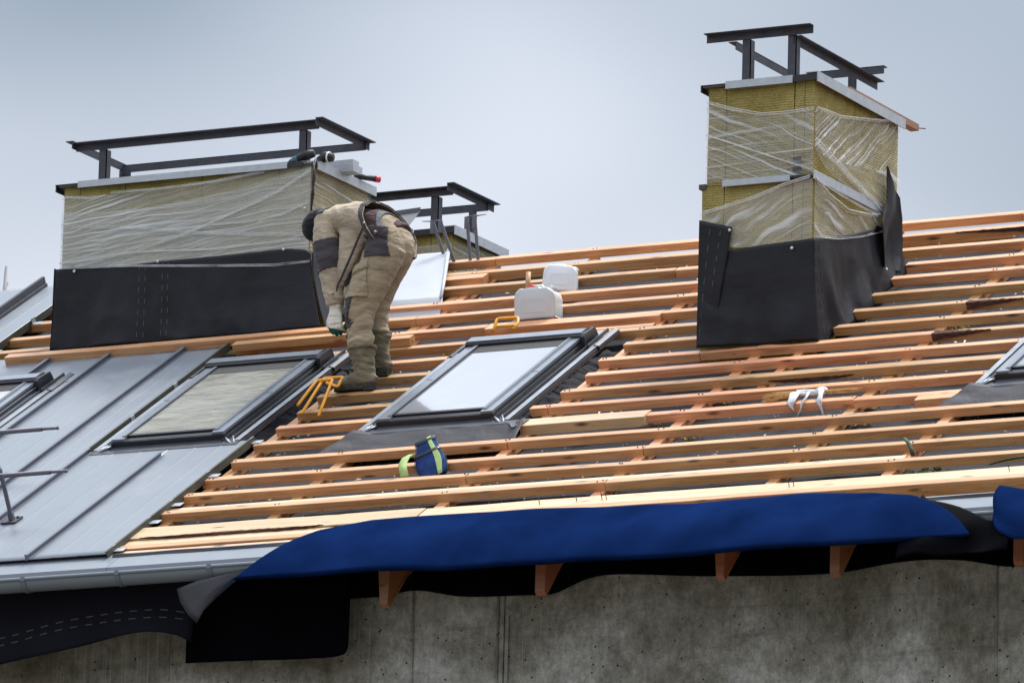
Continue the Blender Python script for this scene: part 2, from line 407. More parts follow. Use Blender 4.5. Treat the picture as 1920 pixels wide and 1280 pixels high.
def smooth_tab(tab, x):
    if x <= tab[0][0]: return tab[0][1]
    for i in range(len(tab) - 1):
        (a, b), (c, d) = tab[i], tab[i + 1]
        if x <= c:
            pa = tab[i - 1] if i else (a - (c - a), b - (d - b)); pd = tab[i + 2] if i + 2 < len(tab) else (c + (c - a), d + (d - b))
            t = (x - a) / (c - a); m0 = (d - pa[1]) / (c - pa[0]) * (c - a); m1 = (pd[1] - b) / (pd[0] - a) * (c - a)
            return (2 * t**3 - 3 * t * t + 1) * b + (t**3 - 2 * t * t + t) * m0 + (-2 * t**3 + 3 * t * t) * d + (t**3 - t * t) * m1
    return tab[-1][1]

# ------------------------------------------------------------------ ground
g = MB(); g.grid(lambda a, b: (-1500 + 3000 * a, -1500 + 3000 * b, -12.8), 12, 12)
obj('ground', g, GROUND)['kind'] = 'structure'

# ------------------------------------------------------------------ concrete wall
wall = empty('concrete_wall', 'stained grey concrete wall of cast panels below the eaves', 'wall', (0, -3.0, -12.8))
ztop = 10.9
joints = [-9, -3.3, -.80, .90, 1.53, 4.785, 10]
for a, b in zip(joints, joints[1:]):
    w = MB(); off = {-.80: -.004, 1.53: .006, 4.785: -.004}.get(a, 0)
    w.box((a + .0025, off, 0), (b - .0025, .30, ztop))
    obj('concrete_panel', w, CONC, wall)
w = MB(); w.box((-9, .012, 0), (10, .29, ztop - .01)); obj('joint_backing', w, OLIVE, wall)
w = MB()
for x in (1.485, .90, 4.80): w.tube([(x, -.004, ztop - 4), (x + .004, -.006, ztop - .1)], [.008, .008], 6)
w.box((1.545, -.012, 8.2), (1.565, 0, 10.35)); obj('formwork_ridge', w, CONC, wall)

# ------------------------------------------------------------------ roof
roof = empty('unfinished_roof', 'half finished pitched roof with bare timber battens and grey sheet metal at the left', 'roof', (0, 0, 0), ROT)
def und(a, b):
    u = -6 + 14 * a; v = -4.0 + 6.05 * b
    return (u, v, -.106 + .008 * nz3((u * 2.3, v * 3.1, 0)) + .006 * nz3((u * 7, v * 6, 3)))
g = MB(); g.grid(und, 220, 110); obj('underlay', g, UNDER, roof)
g = MB(); p0 = rw(-6, 2.05, -.112); p1 = rw(8, 2.05, -.112)
ri = Matrix.Rotation(-SLOPE, 4, 'X')
g.add([ri @ p0, ri @ p1, ri @ (p1 + Vector((0, 4.5, -2.66))), ri @ (p0 + Vector((0, 4.5, -2.66)))], [(0, 1, 2, 3)])
obj('rear_underlay', g, UNDER, roof)

def batten(u0, v, u1, w=.064, h=.055, n=0., mat=None, name='batten', parent=roof, tilt=0.):
    L = u1 - u0; k = max(2, min(24, int(L / .35))); rings = []
    sd_ = random.uniform(0, 99)
    for i in range(k + 1):
        x = L * i / k; q = (x, sd_, 0)
        a = .0035 * nz3(q, 1.1); b = .0025 * nz3(q, 1.3, 5); c = .002 * nz3(q, 3.1, 9) ; d = .002 * nz3(q, 2.7, 2)
        y0, y1, z0, z1 = a + c, w + a + d, -h + b, b + d
        e = .003
        rings.append([(x, y0, z0), (x, y0, z1 - e), (x, y0 + e, z1), (x, y1, z1 + c * .5), (x, y1, z0)])
    m = MB(); m.loft(rings, 0, False)
    return obj(name, m, mat or WOOD, parent, (u0, v, n + random.uniform(-.002, .002)), (0, 0, random.uniform(-.0012, .0012) + tilt))
R_ = 6.8
rows = [(1.965, [(-5.3, -1.016), (-1.010, 2.9), (2.905, R_)]),
        (1.65, [(-5.3, -3.84), (-1.78, 1.25), (1.256, R_)]),
        (1.325, [(-5.3, -3.84), (-1.72, .62), (.626, 4.3), (4.306, R_)]),
        (.99, [(-5.3, -3.84), (-1.70, 1.565), (2.44, R_)]),
        (.697, [(-5.3, -3.84), (-1.66, -1.045), (-1.039, 1.575), (2.44, 5.1), (5.106, R_)]),
        (.365, [(-5.3, -2.7), (-2.26, -.36)]), (.362, [(.94, 1.575), (2.44, R_)]),
        (.03, [(-2.26, -1.25), (-1.244, 1.58), (2.42, 3.243)]),
        (-.275, [(-1.0, -.21), (.93, 1.585), (2.40, 5.2)]),
        (-.59, [(-1.0, -.23), (.885, 1.608), (1.614, 3.247)]),
        (-.895, [(-1.03, -.24), (.925, 5.0)]),
        (-1.205, [(-1.03, -.24), (.885, 2.013)]),
        (-1.51, [(-1.04, -.24), (.80, .925), (.931, 4.02)]),
        (-1.83, [(-1.05, -.35), (1.70, 3.19)]), (-1.842, [(3.197, 4.0)]),
        (-2.16, [(-1.05, .927), (.933, R_)]),
        (-2.495, [(-1.10, 2.022), (2.029, R_)]),
        (-2.80, [(-1.10, .924), (.93, R_)]),
        (-3.125, [(-1.10, 2.032), (2.038, R_)])]
for v, segs in rows:
    for a, b in segs: batten(a, v, b)
batten(3.25, -.60, R_, n=.004); batten(3.25, .022, R_, n=.004); batten(2.02, -1.222, 5.0, w=.08, n=.006)
batten(-.352, .325, .935, w=.11, n=.002)
batten(-.31, .108, .98, w=.05, n=-.004)
batten(.89, -1.872, 1.765, w=.13, h=.066, n=.008, mat=WOOD_PALE)
batten(-1.0, 1.80, -.20, w=.06, n=-.055, mat=WOOD_PALE); batten(.0, 1.76, 2.9, w=.06, n=-.05, mat=WOOD_PALE)
batten(-1.10, -3.035, 4.0, w=.062, n=-.016, mat=WOOD_PALE)
# eave boards
batten(-1.08, -3.572, .92, w=.20, h=.045, mat=WOOD_PALE, name='eave_board')
batten(.925, -3.525, R_, w=.155, h=.05, n=-.002, mat=WOOD_PALE, name='eave_board')
for v, w, n_ in ((-3.676, .092, -.010), (-3.755, .068, -.004), (-3.862, .096, -.016)): batten(-1.08, v, .93, w=w, h=.045, n=n_, mat=WOOD_PALE if w > .07 else WOOD, name='eave_board')
batten(.935, -3.605, R_, w=.070, h=.08, n=.006)
batten(.94, -3.93, R_, w=.20, h=.04, n=-.055, mat=WOOD_PALE, name='eave_board')
# waney bark edges
def bark_strip(u0, v, u1, n=0., w=.035, h=.05, fall=1):
    def fn(a, b):
        x = u0 + (u1 - u0) * a; taper = (1 - a) if fall == 1 else sin(pi * a)
        ang = b * pi * .62
        return (x, v - .006 - .006 * taper + w * taper * max(0, b - .5) * 2 + .006 * nz3((x * 26, b * 5, 1)), n + .006 - h * (.15 + .85 * taper) * max(0, .5 - b) * 2 + .007 * nz3((x * 31, b * 6, 4)))
    g = MB(); g.grid(fn, 40, 8); return obj('bark_edge', g, BARK, roof)
bark_strip(3.25, -.604, 3.66, .004, .075); bark_strip(3.25, .018, 3.65, .004, .05); 
bark_strip(2.36, -1.222, 2.95, -.030, .0, .03, 2); bark_strip(-1.0, -3.574, .3, .0, .022, .03, 2)
bark_strip(2.55, 1.648, 3.9, -.002, .0, .035, 2)

def counter(u, v0, v1, w=.072):
    m = MB(); L = v1 - v0
    k = 8; rings = []
    for i in range(k + 1):
        y = L * i / k; a = .003 * nz3((y, u * 9, 0), 2)
        rings.append([(a, y, -.046), (w + a, y, -.046), (w + a, y, 0), (a, y, 0)])
    m.loft(rings, 0, False)
    o = bpy.data.objects.new('counter_batten', m.mesh('counter_batten', WOOD)); COL.objects.link(o); o.parent = roof; o.location = (u, v0, -.0545)
    return o
for u in (-4.7, -3.95, -3.1, -2.2): counter(u, -3.7, 1.98)
for u in (-1.08, -.30, .885, 1.96, 3.145, 3.912, 5.09, 6.2): counter(u, -3.66, 1.98)
counter(-1.0, .25, 1.9, .06); counter(2.28, -1.25, -.5, .055); counter(.25, -1.62, -.2)

m_ = MB(); random.seed(21)
for v, segs in rows:
    for u in (-1.04, -.265, .92, 1.995, 3.18, 3.95):
        if not any(a < u < b for a, b in segs) or random.random() < .2: continue
        for du in (-.012, .016):
            p = Vector((u + du + random.uniform(-.006, .006), v + random.uniform(.022, .046), .001)); m_.tube([p, p + Vector((0, 0, .0045))], [.0062, .005], 6)
o = obj('nail_heads', m_, STEEL, roof); o['kind'] = 'stuff'

# sheet metal on the left
def panel(u0, u1, v0, v1, n=.014, ribs=2, seam=True, seam_h=.030, fold=.0):
    def fn(a, b):
        u = u0 + (u1 - u0) * a; v = v0 + (v1 - v0) * b
        z = n + .0022 * nz3((u * 2, v * 1.1, 0)) 
        for k in range(ribs):
            uc = u0 + (u1 - u0) * (k + 1) / (ribs + 1); d = abs(u - uc)
            if d < .012: z += .0022 * (1 - d / .012)
        return (u, v, z)
    xs = 60
    g = MB(); g.grid(fn, xs, 24)
    o = obj('sheet_panel', g, SHEET, roof, solid=.003)
    if seam:
        s = MB(); s.box((u0 - .005, v0, n - .01), (u0 + .005, v1 - fold, n + seam_h))
        s.box((u0 - .007, v0, n + seam_h - .004), (u0 + .017, v1 - fold, n + seam_h + .001))
        s.box((u0 + .0075, v0 + .004, n), (u0 + .03, v1 - fold, n + .0035))
        so = obj('standing_seam', s, SEAM, o)
    return o
V0 = -3.872
panel(-1.666, -1.085, V0, -1.755, fold=.19); panel(-2.295, -1.666, V0, -1.76)
panel(-2.64, -2.295, V0, .515); panel(-3.22, -2.64, V0, .50, fold=.03)
panel(-3.46, -3.22, V0, -.145); panel(-3.69, -3.22, -.142, .50, n=.017, ribs=1, fold=.03)
panel(-4.30, -3.46, V0, -1.8); panel(-4.30, -3.69, -.142, .485, n=.017); panel(-5.4, -4.30, V0, .49)
panel(-4.66, -4.35, .47, 2.15, n=.03, seam=False, ribs=1); panel(-5.5, -4.66, .45, 2.15, n=.03, ribs=1)
s = MB(); s.box((-4.675, .45, .03), (-4.65, 2.17, .10)); s.box((-4.65, .45, .03), (-4.635, 2.16, .052)); obj('tall_seam', s, STEEL, roof)
for u, v0, v1, n in ((-1.083, V0 - .01, -1.73, -.018), (-2.292, -1.78, .515, -.008), (-4.35, .45, 2.13, -.02)):
    s = MB(); s.box((u, v0, n), (u + .006, v1, n + (.048 if n < -.01 else .05))); s.box((u - .012, v0, n + .045), (u + .006, v1, n + .049)); obj('sheet_edge', s, OLIVE, roof)
for v in (-3.80, -3.30, -2.98, -2.44, -1.80):
    s = MB(); s.box((-1.083, v, .001), (-1.01, v + .06, .004)); s.box((-1.083, v + .01, .0), (-1.078, v + .05, .034)); obj('fixing_clip', s, GALV, roof)
for u, v in ((-2.292, -.5), (-2.292, -1.15), (-4.35, .72), (-4.34, 1.33)):
    s = MB(); s.box((u, v, .0), (u + .07, v + .05, .004)); s.box((u, v, .0), (u + .008, v + .05, .045)); obj('fixing_clip', s, GALV, roof)

# eave flashing, fascia, gutter
def strip(name, pts, mat, x0=-6, x1=8, th=0, parent=None, joints=()):
    g = MB(); xs = sorted([x0, x1, *joints])
    g.loft([[Vector((x, y, z)) for y, z in pts] for x in xs], 0, False, False, closed=False)
    return obj(name, g, mat, parent, solid=th)
def yz(v, n): p = rw(0, v, n); return (p.y, p.z)
eave = empty('eave_gutter', 'grey half round gutter and folded eave flashing along the roof edge', 'gutter', (0, -3.5, -2.1))
def loc(pts): return [(y + 3.5, z + 2.1) for y, z in pts]
for a, b in ((-6, -1.0), (-.997, 8)):
    strip('eave_flashing', loc([yz(-3.80, -.012), yz(-4.062, -.012), (yz(-4.062, -.012)[0] - .004, -2.128), (yz(-4.062, -.012)[0] + .012, -2.14)]), SHEET, a, b, .002, eave)
gy, gz, gr = -3.578, -2.150, .066
prof = [(gy + gr * cos(t), gz + gr * sin(t)) for t in [pi * (1 + k / 16) for k in range(17)]]
lip = [(gy - gr + .010 * cos(t) + .0, gz + .004 + .010 * sin(t)) for t in [pi * 1.6 * k / 8 - .6 for k in range(9)]]
strip('gutter_channel', loc(list(reversed(lip)) + prof), SHEET, -6, 8, .002, eave)
for x in (-2.9, -2.2, -1.52, -.85, -.20, 4.75, 5.4):
    s = MB(); pr = [(gy + (gr + .006) * cos(t), gz + (gr + .006) * sin(t)) for t in [pi * (.93 + 1.07 * k / 16) for k in range(17)]]
    s.loft([[Vector((x + dx, y + 3.5, z + 2.1)) for y, z in pr] for dx in (0, .034)], 0, True, False, closed=False)
    s.box((x + .003, gy - gr - .012 + 3.5, gz + 2.1 - .01), (x + .031, gy - gr + 3.5, gz + 2.1 + .016))
    obj('gutter_bracket', s, SEAM, eave, solid=.004)
# dark membrane edge between boards and flashing
def fn(a, b):
    u = -1.05 + 8.5 * a; v = -3.86 - .03 * b + .012 * nz3((u * 2.2, 0, b))
    return (u, v, .004 - .02 * b + .006 * nz3((u * 3, 2, b)))
g = MB(); g.grid(fn, 90, 2); obj('membrane_edge', g, APRON, roof)
# rafter tails
for u, w, dz in ((.885, .085, -.012), (1.962, .066, 0), (3.15, .08, .02), (3.915, .062, -.005), (5.095, .062, -.01), (6.2, .07, 0)):
    s = MB(); y0 = -3.45
    zs = -2.245 + dz
    pr = [(y0, zs + .12), (y0, zs - .155), (y0 + .03, zs - .175), (y0 + .22, zs + .04), (y0 + .75, zs + .44), (y0 + .75, zs + .56)]
    pr = [(ri @ Vector((0, y, z))) for y, z in pr]
    s.loft([[Vector((u + dx + (.02 if (k in (1, 2) and w > .07) else 0) * (1 if dx == 0 else -.6), p.y, p.z)) for k, p in enumerate(pr)] for dx in (0, w)], 0, False)
    obj('rafter_tail', s, WOOD_RAFTER, roof)
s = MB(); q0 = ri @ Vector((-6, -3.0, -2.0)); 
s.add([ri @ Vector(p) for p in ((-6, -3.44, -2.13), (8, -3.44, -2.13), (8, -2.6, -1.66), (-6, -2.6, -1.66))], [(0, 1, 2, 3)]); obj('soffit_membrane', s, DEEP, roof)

# ------------------------------------------------------------------ hanging membranes at the eave
def curtain(name, label, top, low, x0, x1, y, mat, cat='membrane', wob=.03, nu=70, nv=16, dash=None, seed=0., curl=0.):
    g = MB(); xm, zm = (x0 + x1) / 2, smooth_tab(top, (x0 + x1) / 2)
    def fn(a, b):
        x = x0 + (x1 - x0) * a; zt = smooth_tab(top, x); zb = smooth_tab(low, x); z = zt + (zb - zt) * b
        return (x - xm, wob * b * nz3((x * 1.7, z * .8, seed)) - curl * b * b, z - zm)
    g.grid(fn, nu, nv); o = obj(name, g, mat, None, (xm, y, zm), solid=.003); tag(o, label, cat)
    if dash:
        d = MB()
        for tab, step, ln in dash:
            x = x0 + .03
            while x + ln < x1 - .02:
                z0, z1 = smooth_tab(tab, x), smooth_tab(tab, x + ln)
                def yy(x, z):
                    zt = smooth_tab(top, x); zb = smooth_tab(low, x); b = (zt - z) / (zt - zb)
                    return wob * b * nz3((x * 1.7, z * .8, seed)) - curl * b * b - .005
                d.add([(x - xm, yy(x, z0), z0 - zm), (x + ln - xm, yy(x + ln, z1), z1 - zm), (x + ln - xm, yy(x + ln, z1) , z1 + .006 - zm), (x - xm, yy(x, z0), z0 + .006 - zm)], [(0, 1, 2, 3)])
                x += step
        obj('printed_dashes', d, DASH, o)['kind'] = 'stuff'
    return o
curtain('hanging_membrane', 'dark membrane with two dashed lines hanging below the grey gutter', [(-3, -2.10), (0, -2.10)],
        [(-3, -2.70), (-1.82, -2.633), (-1.44, -2.587), (-1.06, -2.524), (-.83, -2.493), (-.68, -2.489), (-.53, -2.514), (-.44, -2.56)], -3.0, -.44, -3.36, HANG, wob=.10,
        dash=[([(-3, -2.56), (-1.824, -2.512), (-1.25, -2.422), (-.684, -2.395), (-.44, -2.42)], .105, .05), ([(-3, -2.51), (-1.826, -2.464), (-1.255, -2.372), (-.684, -2.345), (-.44, -2.38)], .105, .05)], curl=.06)
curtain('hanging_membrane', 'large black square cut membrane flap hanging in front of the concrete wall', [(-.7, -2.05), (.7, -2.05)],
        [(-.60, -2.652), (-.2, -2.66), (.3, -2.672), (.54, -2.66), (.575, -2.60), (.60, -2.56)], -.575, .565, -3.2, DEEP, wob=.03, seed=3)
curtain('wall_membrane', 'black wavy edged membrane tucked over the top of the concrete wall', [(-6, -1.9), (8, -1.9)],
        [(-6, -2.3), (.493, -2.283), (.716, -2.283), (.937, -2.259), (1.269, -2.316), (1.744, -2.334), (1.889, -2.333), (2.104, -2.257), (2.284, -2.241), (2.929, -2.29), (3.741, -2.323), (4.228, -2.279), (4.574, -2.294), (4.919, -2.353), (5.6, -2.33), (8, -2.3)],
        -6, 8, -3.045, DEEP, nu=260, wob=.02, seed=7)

# blue tarp lying over the eave, following a profile over boards, flashing and gutter
prof = [(-2.862, -1.644), (-2.951, -1.697), (-3.041, -1.75), (-3.131, -1.803), (-3.221, -1.856), (-3.311, -1.909), (-3.4, -1.962), (-3.49, -2.015), (-3.55, -2.055), (-3.61, -2.105), (-3.665, -2.16), (-3.715, -2.22), (-3.755, -2.275), (-3.785, -2.33), (-3.81, -2.4), (-3.83, -2.47)]
cum = [0]
for (a, b), (c, d) in zip(prof, prof[1:]): cum.append(cum[-1] + math.hypot(c - a, d - b))
py = list(zip(cum, [p[0] for p in prof])); pz = list(zip(cum, [p[1] for p in prof]))
upt = [(-.097, 1.305), (-.051, 1.254), (.091, 1.085), (.25, .83), (.33, .67), (.414, .55), (.721, .415), (1.452, .406), (2.205, .47), (2.951, .542), (3.639, .503), (4.151, .562), (4.476, .688), (4.765, .92), (4.888, 1.048), (4.961, 1.132)]
lot = [(-.097, 1.31), (-.03, 1.235), (.057, 1.097), (.541, 1.105), (1.018, 1.108), (1.568, 1.130), (2.109, 1.139), (3.243, 1.146), (4.212, 1.141), (4.623, 1.141), (4.965, 1.136)]
def tarp_pt(x, s, b, k=1.):
    y, z = smooth_tab(py, s), smooth_tab(pz, s)
    lift = .008 * nz3((x * 1.3, s * 2.1, 0)) + .006 * nz3((x * 3.1, s * 5, 4)) * b
    d1 = .042 * max(0, 1 - abs(x - 2.35 - (s - .8) * .5) / .30) * max(0, s - .62) - .040 * max(0, 1 - abs(x - 2.15) / .22) * max(0, s - .55)   # dents
    d2 = .012 * nz3((x * 2.2 + s * 3, s * 1.2, 9))
    return Vector((x, y - lift * .8 - (d1 + d2) * .7 - .022, z + (lift + d2) * .6 + .014))
def fn(a, b):
    x = -.04 + 5.0 * a; s0 = lerp_tab(upt, x); s1 = lerp_tab(lot, x)
    return tarp_pt(x, s0 + (s1 - s0) * b, b) - TO
TO = Vector((2.3, -3.5, -2.1))
g = MB(); g.grid(fn, 170, 26)
def fn(a, b):      # rolled under lower edge
    x = .06 + 4.90 * a; t = b * pi * .95
    p = tarp_pt(x, lerp_tab(lot, x), 1) - TO
    return p + Vector((0, .035 * (1 - cos(t)), -.022 * sin(t) + .02 * b))
tarp = obj('blue_tarp', g, BLUE, None, TO, solid=.003); tag(tarp, 'long blue roofing membrane sheet folded back over the eave', 'tarpaulin')
g = MB(); g.grid(fn, 150, 8); obj('rolled_edge', g, BLUE, tarp)
# its grey underside flap at the left end
flap = [(-.40, -2.275), (-.25, -2.235), (-.10, -2.205), (.09, -2.175), (.05, -2.225), (-.03, -2.28), (-.12, -2.345), (-.20, -2.42), (-.250, -2.50), (-.315, -2.44), (-.375, -2.36)]
g = MB(); n_ = len(flap); cx, cz = -.16, -2.31
rings = []
for k in range(5):
    t = k / 4
    rings.append([(cx + (x - cx) * t + .16, -.03 * (1 - t) + .012 * nz3((x * 6, z * 6, t)) * t, cz + (z - cz) * t + 2.31) for x, z in flap])
g.loft(rings[1:], 0, True, True); tag(obj('folded_flap', g, GREYM, None, (-.16, -3.655, -2.31)), 'grey underside corner of the membrane folded forward under the gutter end', 'membrane')
# black twist and second blue piece at the right
def fn(a, b):
    x = 4.50 + .72 * a; s0 = lerp_tab([(4.5, .66), (4.568, .75), (4.823, .885), (5.04, 1.03), (5.22, 1.08)], x); s1 = 1.27 + .04 * nz3((x * 4, 0, 0))
    p = tarp_pt(x, s0 + (s1 - s0) * b, b); p.y += .022 + .03 * sin(a * 9 + b * 3) * b; return p - Vector((4.8, -3.6, -2.2))
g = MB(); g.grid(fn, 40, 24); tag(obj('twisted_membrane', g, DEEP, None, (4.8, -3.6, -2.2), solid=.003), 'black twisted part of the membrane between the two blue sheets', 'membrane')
def fn(a, b):
    x = 4.985 + 1.3 * a + .10 * b * (1 - a); s0 = lerp_tab([(4.97, .60), (5.1, .665), (5.25, .75), (5.5, .84), (6.3, .95)], x); s1 = lerp_tab([(4.97, 1.0), (5.073, 1.018), (5.13, 1.134), (5.246, 1.2), (5.5, 1.22), (6.3, 1.22)], x)
    p = tarp_pt(x, s0 + (s1 - s0) * b, b); p.y -= .035 * sin(pi * min(1, b * 1.2)) * (1 - a); return p - Vector((5.3, -3.6, -2.1))
g = MB(); g.grid(fn, 40, 20); tag(obj('blue_tarp', g, BLUE, None, (5.3, -3.6, -2.1), solid=.003), 'short blue membrane end curling up at the right edge of the roof', 'tarpaulin')

# ------------------------------------------------------------------ roof windows
def roof_window(u0, label, pane, apron=True, side=True):
    W, H = .83, 1.56
    t = empty('roof_window', label, 'skylight', rw(u0, -1.69, 0), ROT, 'roof windows in the slope')
    m = MB()
    m.box((0, 0, -.09), (.055, H, .058)); m.box((W - .055, 0, -.09), (W, H, .058)); m.box((.055, 0, -.09), (W - .055, .05, .052)); m.box((.055, H - .09, -.09), (W - .055, H, .055))
    obj('frame', m, FRAME, t)
    for x0, x1 in ((.002, .088), (W - .088, W - .002)):
        m = MB(); m.box((x0, -.022, .0585), (x1, 1.42, .074))
        q = x1 - .020 if x0 < .4 else x0 + .004
        m.box((q, .02, .0742), (q + .016, 1.42, .082)); m.box((q - .012 if x0 < .4 else q + .022, .02, .0742), (q - .006 if x0 < .4 else q + .028, 1.42, .079))
        o = obj('cover_rail', m, FRAME_TOP, t)
        m2 = MB(); m2.box((x1 if x0 < .4 else x0 - .004, .03, .04), (x1 + .004 if x0 < .4 else x0, 1.42, .080)); obj('gasket', m2, DARKFRAME, o)
        m2 = MB(); m2.box((x0 + .012, .74, .0745), (x1 - .03 if x0 < .4 else x1 - .008, .743, .0762)); obj('rail_joint', m2, DARKFRAME, o)
    m = MB(); m.box((-.006, -.034, .004), (W + .006, -.001, .058)); m.box((.08, -.02, .0582), (W - .08, .04, .0605)); obj('bottom_cover', m, FRAME, t)
    m = MB(); m.box((.080, .041, .045), (W - .080, .072, .0735)); obj('sash_rail', m, DARKFRAME, t)
    m = MB(); m.box((.076, .0725, .060), (W - .076, 1.40, .070)); obj('glass_pane', m, pane, t)
    m = MB(); m.box((.095, 1.27, .0702), (W - .095, 1.42, .0722)); obj('awning_strip', m, AWN, t)
    m = MB(); m.loft([[(x, 1.405, .058), (x, 1.405, .086), (x, 1.415, .094), (x, 1.53, .100), (x, 1.575, .085), (x, 1.575, .058)] for x in (-.012, W + .006)], 0, False); o = obj('hood', m, DARKFRAME, t)
    m = MB(); m.box((-.01, 1.425, .0945), (W + .0, 1.515, .1035), M=Matrix.Rotation(0, 4, 'X')); o2 = obj('hood_top', m, FRAME_TOP, o)  # pale plate paints the lit top face of the dark hood
    m = MB(); m.loft([[(x, 1.37, -.03), (x, 1.39, .085), (x, 1.41, .098), (x, 1.575, .09), (x, 1.59, .06), (x, 1.61, -.01)] for x in (W + .007, W + .034)], 0, False); obj('hood_end_cap', m, FRAME, t)
    # side flashing
    for sx, a0 in ((1, W), (-1, 0)):
        prof = [(.0, .0), (.0, .035), (.006, .035), (.006, .004), (.04, .003), (.043, .026), (.052, .026), (.056, .003), (.085, .002), (.090, .020), (.10, .022), (.128, .012), (.13, .0), (.132, -.02)]
        m = MB(); m.loft([[(a0 + sx * x, b, z) for x, z in prof] for b in (-.07, .6, 1.2, 1.44)], 0, False, False, closed=False); o = obj('side_flashing', m, FLASH, t, solid=.002)
        m = MB(); m.box((min(a0 + sx * .088, a0 + sx * .128), -.07, .0215), (max(a0 + sx * .088, a0 + sx * .128), 1.44, .0245)); obj('flashing_edge', m, FLASHL, o)
        m = MB(); m.loft([[(a0 + sx * (x + .012), b, z + .010) for x, z in prof[4:]] for b in (1.36, 1.70)], 0, False, False, closed=False); obj('top_corner_flashing', m, FLASH, t, solid=.002)
    m = MB(); m.box((-.03, 1.585, .0), (W + .14, 1.70, .014)); obj('top_flashing', m, FLASHL, t)
    m = MB()
    m.loft([[(x, -.034, .024), (x, -.055, .0205), (x, -.135, .019), (x, -.145, .010)] for x in (-.125, -.02, W * .5, W + .02, W + .13)], 0, False, False, closed=False); obj('apron_flashing', m, FLASH, t, solid=.002)
    for sx, a0 in ((1, W), (-1, 0)):
        m = MB(); m.tube([(a0 + sx * .01, -.03, .03), (a0 + sx * .045, -.075, .028), (a0 + sx * .09, -.118, .012)], [.008, .009, .005], 6); m.tube([(a0 + sx * .05, .0, .03), (a0 + sx * .085, -.07, .02), (a0 + sx * .115, -.12, .008)], [.006, .007, .004], 6); obj('folded_corner', m, FLASHL, t)
    if apron:
        def fn(a, b):
            x = -.13 + (W + .40) * a; y = -.125 - .27 * b - .05 * (1 - a) ** 3 * b + .02 * nz3((x * 5, 1, 0)) * b
            x2 = x - .16 * b * (1 - a) ** 2 + .02 * b * a
            return (x2, y, .016 - .062 * b + .012 * nz3((x * 5, y * 9, 2)) + .028 * (max(0, .12 - a) / .12) + .02 * max(0, a - .93) / .07)
        g = MB(); g.grid(fn, 44, 12); obj('membrane_apron', g, APRON, t, solid=.002)
        g = MB(); g.add([(W + .10, -.10, .022), (W + .27, -.06, .014), (W + .255, -.20, .018), (W + .20, -.19, .012)], [(0, 3, 2, 1)]); g.add([(W + .15, -.12, .024), (W + .24, -.13, .020), (W + .225, -.22, .016), (W + .21, -.22, .02)], [(0, 3, 2, 1)]); obj('torn_corner', g, FLASH, t, solid=.002)
    if side:
        def fn(a, b):
            x = W + .12 + .17 * a; y = .02 + 1.45 * b
            return (x, y, -.022 - .085 * a + .022 * nz3((a * 2, y * 17 + 3 * nz3((y * 3, 0, 0)), 1)) + .014 * abs(nz3((a * 4, y * 37, 5))))
        g = MB(); g.grid(fn, 14, 90); obj('pleated_membrane', g, HANG, t, solid=.002)
    def fn(a, b):
        x = -.13 - .11 * a; y = -.02 + 1.5 * b
        return (x, y, -.0 - .07 * a + .015 * nz3((a * 2, y * 11, 8)))
    if apron:
        g = MB(); g.grid(fn, 8, 60); obj('pleated_membrane', g, HANG, t, solid=.002)
    return t
roof_window(-2.135, 'roof window with grey wrinkled plastic behind its glass beside the grey sheet metal', PANE_G, apron=False)
roof_window(-.185, 'roof window with white glass in the middle of the timber battens', PANE_W)
roof_window(4.12, 'roof window cut by the right edge among the battens', PANE_W)
roof_window(-4.285, 'roof window cut by the left edge set into the grey sheet metal', PANE_G, apron=False)

# ------------------------------------------------------------------ chimneys
def angle(mb, p0, p1, w, leg, dirs, t=.006):
    """steel angle from p0 to p1: two legs along the two dirs"""
    p0, p1 = Vector(p0), Vector(p1)
    for d, o in ((dirs[0], dirs[1]), (dirs[1], dirs[0])):
        d = Vector(d); o = Vector(o)
        a = [p0, p0 + d * leg, p0 + d * leg + o * t, p0 + o * t]; b = [q + (p1 - p0) for q in a]
        mb.loft([a, b], 0, False)
def rail_frame(ch, X0, X1, Y0, Y1, zc, zr, over, posts, leg=.055, pleg=.06, cross=False):
    """frame of steel angles standing on the cap; all local"""
    def ang(name, p0, p1, dirs, l): m = MB(); angle(m, p0, p1, 0, l, dirs); obj(name, m, STEEL, ch)
    for x, y, sx, sy in posts: ang('frame_post', (x, y, zc), (x, y, zr), ((sx, 0, 0), (0, sy, 0)), pleg)
    ox0, ox1, oy0, oy1 = over
    za = zr + leg
    lo = za - .0 if not cross else za
    # front and back rails along X
    ang('frame_rail', (X0 - (0 if not cross else ox0), Y0, za - (.0 if cross else .0)), (X1 + (0 if not cross else ox1), Y0, za), ((0, -1, 0), (0, 0, -1)), leg)
    ang('frame_rail', (X0 - (.02 if not cross else 0), Y1, za - .004), (X1 + (.02 if not cross else ox1), Y1, za - .004), ((0, 1, 0), (0, 0, -1)), leg)
    ang('frame_rail', (X1, Y0 - (oy0 if not cross else 0), za + (.012 if not cross else -.058)), (X1, Y1 + oy1, za + (.012 if not cross else -.058)), ((1, 0, 0), (0, 0, -1)), leg)
    ang('frame_rail', (X0, Y0 - (oy0 if not cross else .0), za + (.012 if not cross else -.058)), (X0, Y1 + oy1 * .6, za + (.012 if not cross else -.058)), ((-1, 0, 0), (0, 0, -1)), leg)
